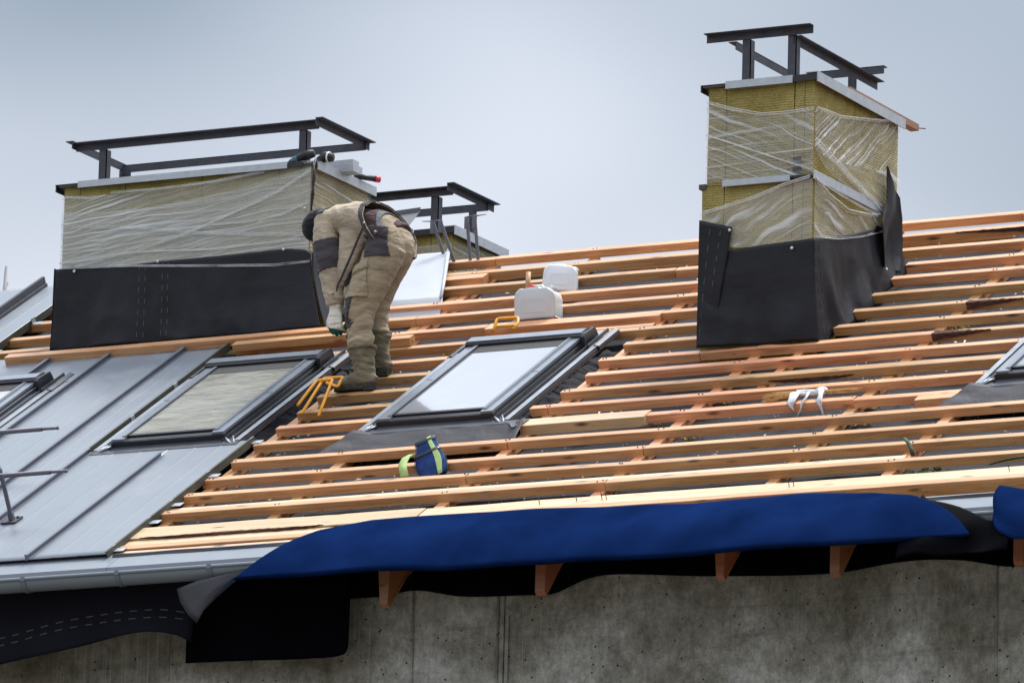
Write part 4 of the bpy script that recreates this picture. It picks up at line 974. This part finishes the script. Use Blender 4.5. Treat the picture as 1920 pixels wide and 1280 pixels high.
# jacket
b = MB()
limb(b, [(-.50, -.640, .58, .135, .212), (-.56, -.612, .635, .150, .224), (-.63, -.585, .682, .153, .226), (-.70, -.560, .712, .152, .224), (-.78, -.535, .738, .147, .218), (-.89, -.505, .758, .142, .218), (-1.01, -.470, .768, .134, .212), (-1.10, -.445, .768, .110, .180), (-1.17, -.425, .775, .075, .10), (-1.215, -.415, .785, .062, .075)], 26)
b.ball(P(-1.075, -.62, .748), (.09, .085, .092)); b.ball(P(-1.055, -.29, .748), (.10, .09, .10))
limb(b, [(-.85, -.66, .67, .115, .05), (-.862, -.69, .54, .085, .032), (-.885, -.71, .42, .060, .024), (-.905, -.715, .33, .038, .02), (-.92, -.715, .28, .016, .012)], 16)
limb(b, [(-.84, -.50, .64, .11, .05), (-.88, -.46, .52, .09, .03), (-.915, -.45, .40, .06, .02)], 16)
me = remesh(b, .0105, 4)
def wr(c, n):
    x, y, z = c + PO; arm = max(0, min(1, (-.93 - x) / .04)) if z < .66 else 0
    q = Vector((x * 6, y * 5, z * 17 + x * 7)) if arm > .3 else Vector((x * 11 + z * 7 + y * 3, y * 3.2, z * 6))
    k = (.35 + 1.1 * max(0, 1 - abs(z - .42) / .1) + .9 * max(0, 1 - abs(z - .23) / .12)) if arm > .3 else .75
    t = noise.noise(q); u = noise.noise(q * 2 + Vector((1, 5, 2)))
    return .019 * k * ((.5 - abs(t)) * .9 + .4 * (.4 - abs(u)) - .35) + .008 * noise.noise(c * 6)
wrinkle(me, wr); setmat(me, [KHAKI])
HN, HA = Vector((-.847, .281, -.449)), Vector((-.70, -.79, .685)) - Vector((-.847, .281, -.449)) * .004        # plane of the jacket hem
bm = bmesh.new(); bm.from_mesh(me)
bmesh.ops.bisect_plane(bm, geom=bm.verts[:] + bm.edges[:] + bm.faces[:], plane_co=HA - PO, plane_no=HN, clear_inner=True)
bm.to_mesh(me); bm.free()
jk = obj('jacket', me, None, man, solid=.004)
sleeves_ = []
for pts_ in ([(-1.075, -.60, .765, .088), (-1.07, -.64, .68, .088), (-1.05, -.67, .575, .085), (-1.020, -.685, .48, .084), (-.992, -.695, .37, .077), (-.97, -.70, .275, .070), (-.953, -.70, .19, .061), (-.950, -.70, .165, .052)], [(-1.07, -.29, .75, .098), (-1.06, -.265, .655, .094), (-1.05, -.255, .55, .090), (-1.04, -.26, .47, .085), (-1.03, -.28, .35, .074), (-1.02, -.30, .22, .058)]):
    b = MB(); limb(b, pts_, 22); se = remesh(b, .0085, 3)
    def ws(c, n):
        x, y, z = c + PO; q = Vector((x * 6, y * 5, z * 17 + x * 7)); k = .45 + 1.3 * max(0, 1 - abs(z - .44) / .1) + 1.2 * max(0, 1 - abs(z - .23) / .12)
        t = noise.noise(q); u = noise.noise(q * 2 + Vector((1, 5, 2)))
        return .020 * k * ((.5 - abs(t)) * .9 + .4 * (.4 - abs(u)) - .35) + .006 * noise.noise(c * 6)
    wrinkle(se, ws); setmat(se, [KHAKI]); so = obj('sleeve', se, None, jk)
    sleeves_.append(so)
for so in sleeves_: peel(so, 'elbow_patch', lambda c, n: .395 < c.z + PO.z - .25 * (c.x + PO.x + 1.03) < .615, .005, CHAR, jk)
peel(jk, 'hem_band', lambda c, n: (c + PO - HA).dot(HN) < .030, .006, CHAR, jk)
peel(jk, 'shoulder_patch', lambda c, n: -1.16 < c.x + PO.x < -1.075 and c.z + PO.z > .80, .005, CHAR, jk)
m = MB(); m.tube([P(-.700, -.785, .690), P(-.75, -.775, .60), P(-.80, -.765, .50), P(-.862, -.752, .385), P(-.915, -.745, .285), P(-.94, -.74, .19)], [.007, .008, .008, .008, .007, .006], 8); obj('front_zip', m, CHAR, jk)
for q in ((-.700, -.80, .68), (-.935, -.765, .235)):
    m = MB(); m.tube([P(*q), P(q[0] - .002, q[1] - .010, q[2])], [.009, .007], 10); obj('press_stud', m, BUTTON, jk)
# belt and shirt between jacket and trousers
peel(tr, 'waistband', lambda c, n: -.040 < (c + PO - HA).dot(HN) < .06 and c.z + PO.z > .63, .004, SHIRT, tr)
peel(tr, 'belt', lambda c, n: -.060 < (c + PO - HA).dot(HN) < -.036 and c.z + PO.z > .60, .008, BELT, man)
# cap
m = MB(); m.ball(P(-1.262, -.405, .798), (.104, .092, .118), Matrix.Rotation(radians(35), 3, 'Y'), nu=24, nv=16); cp = remesh(m, .009, 2); wrinkle(cp, lambda c, n: .002 * noise.noise(c * 60)); setmat(cp, [BLACKC]); obj('knit_cap', cp, None, man)
# boots
def boot(dx, dy, dz):
    b = MB(); S = lambda x, y, z, a, c: (x + dx, y + dy, z + dz, a, c)
    limb(b, [S(-.742, -.70, -.135, .094, .090), S(-.735, -.70, -.20, .080, .075), S(-.722, -.70, -.27, .072, .064), S(-.712, -.70, -.335, .078, .058), S(-.712, -.70, -.375, .078, .054)], 22)
    pts = [(-.632, -.365, .030, .040), (-.66, -.350, .050, .050), (-.72, -.335, .065, .052), (-.79, -.345, .056, .052), (-.85, -.362, .042, .054), (-.895, -.372, .034, .050), (-.925, -.382, .020, .034)]
    b.tube([P(x + dx, -.70 + dy, z + dz) for x, z, h_, w_ in pts], [(w_, h_) for x, z, h_, w_ in pts], 20, hint=Vector((0, 0, 1)))
    me = remesh(b, .008, 3)
    def wr(c, n):
        z = c.z + PO.z - dz; k = 1.4 if -.34 < z < -.17 else .7
        return .006 * k * noise.noise(Vector((c.x * 18, c.y * 14, c.z * 42 + c.x * 16)))
    wrinkle(me, wr); setmat(me, [BOOT]); o = obj('boot', me, None, man)
    out_ = [(-.628, 0), (-.64, .036), (-.68, .043), (-.75, .036), (-.82, .048), (-.885, .047), (-.925, .030), (-.937, 0)]
    out_ = out_ + [(x, -y) for x, y in reversed(out_[1:-1])]
    m = MB(); m.loft([[P(x + dx, y * (1.0 + .06 * k) - .70 + dy, z + dz) for x, y in out_] for k, z in ((0, -.372), (1, -.392), (1, -.402), (0, -.414))], 0, False); m2 = m
    obj('boot_sole', m2, SOLE, o)
    m = MB(); m.box(P(-.70 + dx, -.745 + dy, -.424 + dz), P(-.632 + dx, -.655 + dy, -.412 + dz)); obj('boot_heel', m, SOLE, o)
    for k in range(5):
        t = k / 4; m = MB(); x = -.815 + .055 * t; z = -.31 + .12 * t
        m.tube([P(x + dx, -.752 + .02 * t + dy, z + dz), P(x - .025 + dx, -.70 + dy, z + .012 + dz), P(x + dx, -.65 - .02 * t + dy, z + dz)], .0045, 6); obj('boot_lace', m, BLACKC, o)
    m = MB(); m.tube([P(-.742 + dx, -.70 + dy, -.150 + dz), P(-.744 + dx, -.70 + dy, -.122 + dz)], [(.101, .097), (.105, .100)], 22); bt = remesh(m, .008, 2); wrinkle(bt, lambda c, n: .007 * noise.noise(c * 16)); setmat(bt, [BOOT]); obj('boot_cuff', bt, None, o)
boot(0, 0, 0); boot(-.025, .245, .145)
# gloves
def glove(hx, hy, hz, s_):
    """back of the hand faces outwards (s_ * Y), fingers curl towards the palm, thumb towards the front"""
    b = MB()
    b.tube([P(hx + .003, hy, hz + .045), P(hx, hy, hz + .01), P(hx + .002, hy, hz - .03), P(hx + .004, hy - s_ * .002, hz - .085)], [(.046, .042), (.040, .030), (.050, .024), (.052, .021)], 16, hint=Vector((0, 1, 0)))
    for k, (ln, dx) in enumerate(((.066, -.038), (.080, -.013), (.075, .013), (.058, .037))):
        x = hx + .004 + dx
        limb(b, [(x, hy, hz - .07, .0145), (x + dx * .06, hy - s_ * .004, hz - .085 - ln * .35, .0142), (x + dx * .1 + .004, hy - s_ * .022, hz - .085 - ln * .70, .0130), (x + dx * .1 + .010, hy - s_ * .046, hz - .085 - ln * .86, .0112)], 12)
    limb(b, [(hx - .030, hy - s_ * .006, hz - .02, .018), (hx - .058, hy - s_ * .020, hz - .062, .0165), (hx - .060, hy - s_ * .034, hz - .105, .0132)], 12)
    me = remesh(b, .0048, 3); wrinkle(me, lambda c, n: .0016 * noise.noise(Vector((c.x * 40, c.y * 40, c.z * 70)))); setmat(me, [GLOVE, GLOVET])
    for p in me.polygons:
        q = p.center + PO
        if q.z < hz - .118 - .25 * (q.x - hx) or (p.normal.y * s_ < -.25 and q.z < hz - .02): p.material_index = 1
    obj('work_glove', me, None, man)
glove(-.950, -.70, .130, -1); glove(-1.018, -.302, .175, 1)

# ------------------------------------------------------------------ loose timber on the roof
def loose(u0, v, u1, n, label, w=.074, h=.055, tilt=0., mat=None):
    t = batten(0, 0, u1 - u0, w, h, 0, mat, 'loose_plank', None); t.location = rw(u0, v, n); t.rotation_euler = (SLOPE, 0, 0)
    if tilt: t.rotation_euler = (Matrix.Rotation(SLOPE, 4, 'X') @ Matrix.Rotation(tilt, 4, 'Z')).to_euler()
    return tag(t, label, 'plank', 'loose planks lying on the roof')
loose(-4.03, .35, -1.43, .072, 'long loose plank lying along the upper edge of the grey sheet metal', tilt=.006)
loose(-2.22, .268, -1.20, .055, 'short loose plank lying between the sheet metal and the boots', h=.05, tilt=.03)
loose(-1.25, .082, -.785, .056, 'short plank with a sawn end just behind the right boot', h=.054)
loose(-1.55, 1.545, -.915, .003, 'plank stub with pale end grain beside the white sheet', w=.09, h=.062)
loose(3.645, -1.935, 4.02, .0, 'short block next to the membrane apron of the right window', w=.085, h=.062)

# ------------------------------------------------------------------ white sheet and ridge pieces
g = MB()
A = [(-1.75, .86, -.090), (-1.03, .86, -.085), (-1.02, 1.05, .004), (-1.02, 1.09, .010)]
def fn(a, b):
    v = .86 + 1.20 * b; n = lerp_tab([(.86, -.075), (1.07, -.006), (1.09, .016), (1.4, .02), (2.06, .055)], v)
    ur = lerp_tab([(.86, -.955), (1.1, -1.015), (2.06, -1.395)], v); ul = lerp_tab([(.86, -1.62), (2.06, -2.02)], v)
    return (ul + (ur - ul) * a, v - 1.46, n + .006 * nz3((a * 3, b * 3, 2)))
g.grid(fn, 20, 40)
ws = obj('white_sheet', g, WHITE, None, rw(0, 1.46, 0), ROT, solid=.004); tag(ws, 'white metal sheet leaning on the battens behind the man', 'metal sheet')
m = MB(); m.tube([(-1.02, 1.09 - 1.46, .022), (-1.16, 1.45 - 1.46, .028), (-1.398, 2.06 - 1.46, .062)], [.012, .012, .014], 6); obj('folded_edge', m, WHITE, ws)
m = MB(); m.add([(-.15, 0, -.02), (-.06, -.04, -.16), (.055, -.04, -.13), (.142, 0, 0)], [(0, 1, 2, 3)]); o = obj('bent_flashing', m, WHITE, None, (-1.83, 1.86, 1.43), solid=.003); tag(o, 'white bent flashing piece with dark lip sticking up behind the man', 'flashing')
m = MB(); m.add([(-.15, -.012, -.018), (.142, -.012, -.004), (.145, -.004, .026), (-.15, -.004, .012)], [(0, 1, 2, 3)]); obj('dark_lip', m, FLASH, o, solid=.003)
def prong(x, y, z, lean, ln, hook, label):
    t = empty('roof_hook', label, 'metal hook', (x, y, z), group=None)
    m = MB(); m.box((-.011, -.004, 0), (.011, .004, ln), M=Matrix.Rotation(lean, 4, 'Y')); obj('shaft', m, RODM, t)
    tp = Matrix.Rotation(lean, 4, 'Y') @ Vector((0, 0, ln))
    m = MB(); m.box(tp + Vector((-.015, -.007, -.085)), tp + Vector((.015, .007, .0))); obj('sleeve', m, RODM, t)
    m = MB(); m.tube([tp, tp + Vector((hook, 0, .006)), ], [.005, .003], 6); obj('hook_tip', m, RODM, t)
    return t
for x, lab in ((-1.395, 'leaning metal roof hook, left of the crossed pair by the third chimney'), (-1.335, 'leaning metal roof hook, right of the crossed pair by the third chimney')):
    prong(x, 1.72, 1.00, -.37, .335, -.08, lab)
for x, lab in ((-1.212, 'upright metal roof hook standing on the ridge, left one of the parallel pair'), (-1.152, 'upright metal roof hook standing on the ridge, right one of the parallel pair')):
    prong(x, 1.72, .99, -.12, .335, .09, lab)

# ------------------------------------------------------------------ things on the left chimney cap
zc = 1.492
m = MB(); m.loft([[(0, 0, 0), (0, .09, 0), (0, .09, .055), (0, 0, .055)], [(1.25, 0, -.0), (1.25, .09, -.0), (1.25, .09, .055), (1.25, 0, .055)]], 0, False)
o = obj('flashing_strip', m, GALV, None, (-2.99, .95, zc + .05)); tag(o, 'long galvanised strip lying along the left chimney cap', 'flashing')
m = MB(); prf = [(-.02, 0), (.10, 0), (.115, .012), (.115, .05), (-.02, .05)]
m.loft([[(x, y, z) for y, z in prf] for x in (.10, .325)], 0, False); o = obj('box_profile', m, GALV, None, (-2.04, .93, zc + .012)); tag(o, 'short galvanised box profile overhanging the right end of the left chimney', 'metal profile')
m = MB(); m.tube([(0, 0, 0), (.02, .17, .0)], [.020, .020], 14); m.tube([(.02, .17, 0), (.0215, .18, 0)], [.020, .017], 14); o = obj('flashlight', m, BLACKP, None, (-1.84, 1.17, zc + .045), (0, 0, -.5)); tag(o, 'dark tube with a red end on the left chimney cap', 'torch')
m = MB(); m.tube([(.018, .15, 0), (.0225, .19, 0)], [.022, .022], 14); obj('red_end', m, RED, o)
# grinder
t = empty('angle_grinder', 'teal and black power tool lying on the left chimney cap', 'power tool', (-2.02, .66, zc + .02), (0, -.30, .0))
m = MB(); m.tube([(-.085, 0, .008), (-.04, 0, .022), (.0, 0, .030), (.04, 0, .034)], [.010, .028, .034, .030], 12); obj('tool_body', m, TEALP, t)
m = MB(); m.tube([(.03, 0, .034), (.09, 0, .04), (.15, 0, .028)], [.032, .036, .026], 12); obj('handle', m, BLACKP, t)
m = MB(); m.tube([(-.13, 0, -.006), (-.08, 0, .010)], [.003, .010], 8); obj('tool_tip', m, STEEL, t)
m = MB(); m.tube([(-.015, -.036, .022), (-.015, -.042, .022)], [.018, .016], 12); obj('side_knob', m, BLACKP, t)
t = empty('cordless_tool', 'black power tool with a pale ring beside the teal tool, cable hanging down', 'power tool', (-1.82, .68, zc + .015))
m = MB(); m.tube([(-.09, 0, .005), (-.04, 0, .03), (.015, 0, .05), (.035, 0, .045)], [.010, .024, .038, .037], 14); obj('tool_body', m, BLACKP, t)
m = MB(); m.tube([(.034, 0, .045), (.044, 0, .044)], [.039, .039], 14); obj('pale_ring', m, DISC, t)
m = MB(); m.tube([(.044, 0, .044), (.07, 0, .04)], [.034, .028], 14); obj('end_cap', m, BLACKP, t)
m = MB(); m.tube([(.0, -.03, .01), (.015, -.135, .005), (.018, -.165, -.05), (.012, -.168, -.16), (.022, -.168, -.25), (.008, -.168, -.34), (.012, -.165, -.50)], .007, 8); m.tube([(.012, -.168, -.02), (.03, -.17, -.14), (.008, -.172, -.26), (.010, -.165, -.45)], .006, 8); obj('cable', m, BLACKP, t)

# ------------------------------------------------------------------ jerrycans
def jerrycan(label, loc_, rot, w=.29, d=.17, h=.215, stick=False):
    t = empty('jerrycan', label, 'jerrycan', loc_, rot, 'white plastic jerrycans')
    bm = bmesh.new()
    prf = [(-w / 2 * .96, 0), (w / 2 * .96, 0), (w / 2, .02), (w / 2, h * .70), (w / 2 * .93, h * .84), (w / 2 * .62, h * .99), (w / 2 * .30, h), (w / 2 * .26, h * .93), (-w / 2 * .42, h * .93), (-w / 2 * .46, h), (-w / 2 * .72, h), (-w / 2 * .93, h * .86), (-w / 2, h * .72), (-w / 2, .02)]
    a = [bm.verts.new((x, 0, z)) for x, z in prf]; c = [bm.verts.new((x, d, z)) for x, z in prf]
    bm.faces.new(a); bm.faces.new(list(reversed(c)))
    for i in range(len(a)): j = (i + 1) % len(a); bm.faces.new((a[j], a[i], c[i], c[j]))
    bmesh.ops.bevel(bm, geom=bm.edges[:], offset=.016, segments=3, profile=.6, affect='EDGES')
    me = bpy.data.meshes.new('jerrycan_body'); bm.to_mesh(me); bm.free(); me.materials.append(JUG)
    for p in me.polygons: p.use_smooth = True
    obj('can_body', me, None, t)
    m = MB(); m.tube([(w * .15, d * .5, h * .96), (w * .10, d * .5, h * 1.08), (-w * .18, d * .5, h * 1.08), (-w * .25, d * .5, h * .95)], [.020, .015, .015, .020], 12); obj('carry_handle', m, JUG, t)
    m = MB(); m.tube([(w * .36, d * .5, h * .93), (w * .40, d * .5, h * 1.06)], [.024, .024], 14); obj('screw_cap', m, RED if stick else JUG, t)
    m = MB(); m.box((-w / 2 + .05, -.0015, .045), (w / 2 - .06, .004, h * .66)); obj('pressed_panel', m, JUG, t)
    return t
jerrycan('larger white jerrycan resting on the plank above the middle roof window', rw(-.035, .455, .003), (radians(4), radians(-2), radians(9)), w=.285, d=.19, h=.215)
jerrycan('smaller white jerrycan with open handle standing one batten higher up', rw(-.13, 1.075, .0), (radians(-14), radians(3), radians(24)), w=.235, d=.15, h=.20)
m = MB(); m.tube([(0, 0, -.02), (.002, .01, .135)], [.0165, .0165], 12); o = obj('wooden_stick', m, WOOD, None, rw(-.10, .56, .165)); tag(o, 'round wooden handle sticking up beside the larger jerrycan', 'handle')
m = MB(); m.ball((0, 0, 0), (.03, .02, .022)); o = obj('red_knob', m, RED, None, rw(-.07, .58, .185)); tag(o, 'small red plastic knob behind the larger jerrycan', 'knob')

# ------------------------------------------------------------------ yellow steel handles
def bent(name, label, paths, r_=.0105):
    t = empty(name, label, 'steel hook', rw(*paths[0][0]), ROT, 'yellow bent steel roof hooks'); o0 = paths[0][0]
    for p in paths:
        q = [Vector((a - o0[0], b - o0[1], c - o0[2])) for a, b, c in p]
        # rounded corners
        pts = [q[0]]
        for i in range(1, len(q) - 1):
            d0 = (q[i - 1] - q[i]).normalized() * .018; d1 = (q[i + 1] - q[i]).normalized() * .018
            pts += [q[i] + d0, q[i] + (d0 + d1) * .28, q[i] + d1]
        pts.append(q[-1]); m = MB(); m.tube(pts, r_, 10); obj('bent_rod', m, YELLOW, t)
    return t
bent('yellow_hook', 'yellow bent steel roof hook by the boot beside the grey glass window', [[(-1.005, -1.21, .055), (-1.055, -.80, .085), (-.935, -.80, .085), (-.80, -1.34, .012)], [(-.93, -1.32, .03), (-1.035, -.73, .075), (-.89, -.735, .075), (-.84, -.93, .07), (-.95, -.86, .083)]])
bent('yellow_hook', 'yellow bent steel roof hook behind the hood of the white glass window', [[(-.085, -.06, .10), (-.105, .06, .145), (.055, .055, .145), (.075, -.01, .12), (.06, -.07, .10)], [(-.09, -.02, .115), (.07, -.02, .115)]])

# ------------------------------------------------------------------ tool pouch, straw brush
t = empty('tool_pouch', 'blue fabric tool pouch with lime green strap hanging on a batten', 'tool pouch', rw(.55, -2.50, .02), ROT)
Mx = Matrix.Rotation(radians(-50), 4, 'X') @ Matrix.Rotation(radians(-24), 4, 'Y')
def pp(x, z, y=0): return (Mx @ Vector((x, y, z)))
m = MB(); rings = []
for k in range(9):
    z = -.14 + .30 * k / 8; w_ = .085 + .018 * sin(k * .6); d_ = .028 + .012 * k / 8
    rings.append([pp(w_ * cos(a_) * (1 + .04 * sin(3 * a_ + k)), z + .012 * cos(a_ * 2), d_ * sin(a_)) for a_ in [2 * pi * j / 24 for j in range(24)]])
m.loft(rings, 0, True, False); o = obj('pouch_body', m, DENIM, t, solid=.004)
def band(name, z0, z1, a0, a1, mat, lift=.004, n=14):
    m = MB()
    def fn(a, b):
        an = a0 + (a1 - a0) * a; z = z0 + (z1 - z0) * b; k = (z + .14) / .30 * 8; w_ = .085 + .018 * sin(k * .6) + lift; d_ = .028 + .012 * k / 8 + lift
        return pp(w_ * cos(an) * (1 + .04 * sin(3 * an + k)), z + .012 * cos(an * 2), d_ * sin(an))
    m.grid(fn, n, 10); return obj(name, m, mat, t, solid=.002)
band('lime_band', -.14, .162, -1.15, -.72, LIME, .005)
band('black_band', .045, .062, -pi, 0, BLACKP, .008, 24); band('black_band', .135, .150, -pi, 0, BLACKP, .008, 24); band('rim_seam', .153, .163, -pi, pi, TEALP, .004, 40); band('side_seam', -.14, .16, -.12, .02, TEALP, .005, 4); band('side_seam', -.14, .16, -3.1, -2.96, TEALP, .005, 4)
m = MB()
m.loft([[Vector((x, y, z)), Vector((x + .052, y + .012, z + .002))] for x, y, z in ((-.115, -.215, -.02), (-.16, -.13, .03), (-.175, -.03, .045), (-.155, .03, .045), (-.12, .055, .02), (-.10, .06, -.03))], 0, True, False, closed=False); obj('strap_loop', m, LIME, t, solid=.003)
t = empty('straw_brush', 'straw hand brush tied with a white rag lying on a batten', 'brush', rw(2.86, -1.70, .02), ROT)
random.seed(5)
m = MB()
for k in range(130):
    a = random.uniform(0, 2 * pi); q = random.random() ** .5; y, z = .035 * cos(a) * q, .022 * sin(a) * q
    m.tube([(-.08 + random.uniform(0, .03), y * .7, z * .8), (-.17, y * 1.2, z), (-.27 + random.uniform(-.07, .05), y * 2.0 + random.uniform(-.012, .012), z * 1.2 - .008)], [.0025, .002, .0012], 4)
for k in range(26):
    y, z = random.uniform(-.018, .018), random.uniform(-.01, .012); m.tube([(.10, y, z), (.20, y * 1.1, z), (.30 + random.uniform(-.06, .05), y * 1.3, z)], [.003, .003, .0015], 4)
obj('bristles', m, STRAW, t)['kind'] = 'stuff'
m = MB()
m.tube([(-.10, 0, 0), (-.05, .0, .004), (.03, 0, .004), (.085, 0, .01), (.10, .0, .01)], [(.044, .026), (.033, .022), (.029, .02), (.034, .026), (.024, .022)], 14)
rm = remesh(m, .006, 1); wrinkle(rm, lambda c, n: .010 * noise.noise(Vector((c.x * 18, c.y * 55, c.z * 50)))); setmat(rm, [RAG]); obj('rag', rm, None, t)
m = MB(); m.tube([(.085, -.03, .03), (.098, -.085, .012), (.108, -.150, -.004), (.118, -.158, -.05), (.124, -.162, -.085), (.130, -.158, -.115)], [(.020, .006), (.016, .008), (.020, .006), (.013, .007), (.017, .005), (.006, .003)], 8)
m.tube([(-.005, -.03, .02), (.0, -.08, .006), (-.008, -.148, -.006), (-.022, -.156, -.05), (-.040, -.16, -.075), (-.055, -.158, -.10)], [(.012, .005), (.008, .005), (.010, .005), (.007, .005), (.012, .005), (.016, .004)], 8)
m.tube([(-.10, -.02, .02), (-.09, -.09, .008), (-.085, -.148, -.004), (-.078, -.156, -.035), (-.07, -.156, -.06)], [(.036, .006), (.030, .005), (.026, .005), (.018, .004), (.005, .003)], 8); obj('rag_tail', m, RAG, t)

# ------------------------------------------------------------------ snow guards on the sheet metal
def guard(u, v, rails, label, uend):
    t = empty('snow_guard', label, 'snow guard', rw(u, v, .016), ROT, 'snow guards on the sheet metal')
    m = MB(); m.box((-.06, -.05, 0), (.05, .06, .012)); m.tube([(.01, -.02, .012), (.01, -.02, .024)], .010, 6); m.tube([(.03, .03, .012), (.03, .03, .022)], .010, 6); obj('base_plate', m, STEEL, t)
    m = MB(); m.box((-.013, -.006, 0), (.013, .006, .32)); obj('post', m, RODM, t)
    m = MB(); m.box((-.018, -.011, .01), (.018, .011, .06)); obj('post_clamp', m, RODM, t)
    for (dv, n) in rails:
        m = MB(); m.tube([(-3.5, dv, n), (uend - u - .12, dv, n)], .0155, 12); m.tube([(uend - u - .12, dv, n), (uend - u, dv, n)], .010, 10); m.tube([(uend - u - .006, dv, n), (uend - u + .003, dv, n)], .013, 10); obj('guard_rail', m, RODM, t)
guard(-2.175, -3.09, [(.12, .27)], 'grey tube snow guard on a post, the lower one at the left edge', -1.77)
guard(-2.75, -2.16, [(.12, .27)], 'grey tube snow guard, the upper one at the left edge', -2.315)

# ------------------------------------------------------------------ bits and pieces on the underlay
random.seed(11)
m = MB()
for k in range(3200):
    u, v = random.uniform(-1.1, 4.7), random.uniform(-3.3, 1.9)
    if nz3((u * .9, v * .9, 1)) + random.uniform(-.25, .35) < .02: continue
    s_ = random.choice((.003, .004, .005, .007, .010, .013)) ; c = Vector((u, v, -.098 + random.uniform(0, .006))); a = random.uniform(0, 6.28)
    d = Vector((cos(a), sin(a), random.uniform(-.3, .3))) * s_ * random.uniform(1, 2.6); e = Vector((-sin(a), cos(a), .4)) * s_ * .6
    m.add([c - d, c + e, c + d, c - e + Vector((0, 0, s_))], [(0, 1, 2), (0, 2, 3), (0, 3, 1), (1, 3, 2)], 0 if random.random() < .75 else 1)
o = obj('sawdust', m, [CHIP, DISC], roof); o['kind'] = 'stuff'
def tuft(u, v, sz, k, n=-.09):
    for i in range(k):
        p = Vector((u + random.gauss(0, sz), v + random.gauss(0, sz * .45), n + abs(random.gauss(0, sz * .15)))); d = Vector((random.gauss(0, 1), random.gauss(0, .7), random.gauss(0, .6))).normalized() * .018
        e = Vector((random.gauss(0, 1), random.gauss(0, 1), random.gauss(0, 1))).normalized() * .006
        m.add([p - d, p + e, p + d, p - e], [(0, 1, 2), (0, 2, 3)])
m = MB()
for u, v, sz, k in ((1.29, -2.35, .05, 90), (1.48, -2.34, .022, 34), (1.36, -2.00, .03, 26), (1.75, -1.72, .05, 120), (1.65, -1.05, .06, 60), (1.78, -.95, .05, 50), (2.12, -1.38, .06, 110), (2.02, -1.38, .05, 60), (3.20, -1.715, .055, 150), (3.29, -2.03, .06, 170), (2.17, -2.07, .035, 60), (2.25, -2.62, .03, 30),
                    (2.05, -1.66, .05, 80), (3.25, -.2, .05, 70), (3.3, .25, .04, 50), (3.0, -.1, .06, 60), (-.56, .13, .02, 50), (1.2, -3.25, .05, 50), (2.4, -3.22, .05, 60), (1.5, -1.6, .05, 40), (3.2, -2.62, .05, 60), (2.4, .2, .06, 30), (.35, -2.9, .06, 40)):
    tuft(u, v, sz, k, -.09)
tuft(-.84, .07, .018, 40, -.02)
o = obj('mineral_wool_scraps', m, TUFT, roof); o['kind'] = 'stuff'
def scrap(name, label, cat, u, v, n, mat, pts): m = MB(); m.tube(pts, [(.013, .006)] * len(pts), 8); o = obj(name, m, mat, None, rw(u, v, n), ROT); return tag(o, label, cat)
scrap('green_cloth_strip', 'dark green patterned strip stuck between two battens near the right edge', 'cloth strip', 3.95, -2.85, .0, LEAF, [(-.03, .06, .035), (.01, .02, .02), (.045, -.03, -.01), (.06, -.06, -.04)])
m = MB(); random.seed(3)
for k in range(26): p = Vector((random.gauss(0, .07), random.gauss(0, .03), random.uniform(0, .03))); m.ball(p, (.025, .018, .012), nu=7, nv=5)
o = obj('crumpled_rag', m, LEAF, None, rw(4.20, -3.17, -.09), ROT); tag(o, 'crumpled dark green rag under the battens near the right edge', 'rag')
m = MB(); m.tube([(-.12, 0, 0), (0, .01, .02), (.25, .05, .03)], [.005, .008, .008], 8); o = obj('green_hose_end', m, LEAF, None, rw(4.75, -3.22, -.03), ROT); tag(o, 'end of a dark green hose at the right edge of the roof', 'hose')
for u, v, sx, lab in ((1.12, -1.40, .035, 'small torn blue scrap on the underlay right of the white window'), (3.68, -2.00, .05, 'small blue scrap on the underlay by the short block'), (2.80, .42, .07, 'small blue scrap on the underlay right of the tall chimney')):
    m = MB(); m.add([(-sx, 0, 0), (sx * .9, .01, .01), (sx * .4, .03, .018), (-sx * .5, .035, .02)], [(0, 1, 2, 3)]); o = obj('blue_scrap', m, BLUE, None, rw(u, v, -.075), ROT, solid=.002); tag(o, lab, 'scrap')
# nails standing out of the eave boards
for k, u in enumerate((1.74, 1.99, 2.165, 2.19, 3.42, 3.445, 4.86)):
    m = MB(); m.tube([(0, 0, -.01), (random.uniform(-.004, .004), 0, .055)], .0028, 5); obj('nail', m, STEEL, roof, (u, -3.46 + .01 * (k % 2), 0))
# bare tree far behind
t = empty('bare_tree', 'tips of a bare tree showing above the left end of the ridge', 'tree', (-11.2, 12, -12.8))
m = MB(); m.tube([(.10, 0, 0), (.12, 0, 8), (.13, 0, 15.5), (.17, 0, 16.75)], [.20, .13, .05, .012], 8); obj('trunk', m, TWIG, t)
for p in ([(.12, 0, 15.5), (.05, 0, 16.2), (.16, .05, 16.62)], [(.12, 0, 14.8), (.4, 0, 16.0), (.53, 0, 16.62)], [(.13, 0, 15.2), (-.2, .1, 16.2), (-.35, .1, 16.9)], [(.12, 0, 15), (.25, .1, 16.0), (.3, .1, 16.5)]):
    m = MB(); m.tube(p, [.045, .025, .010], 6); obj('branch', m, TWIG, t)
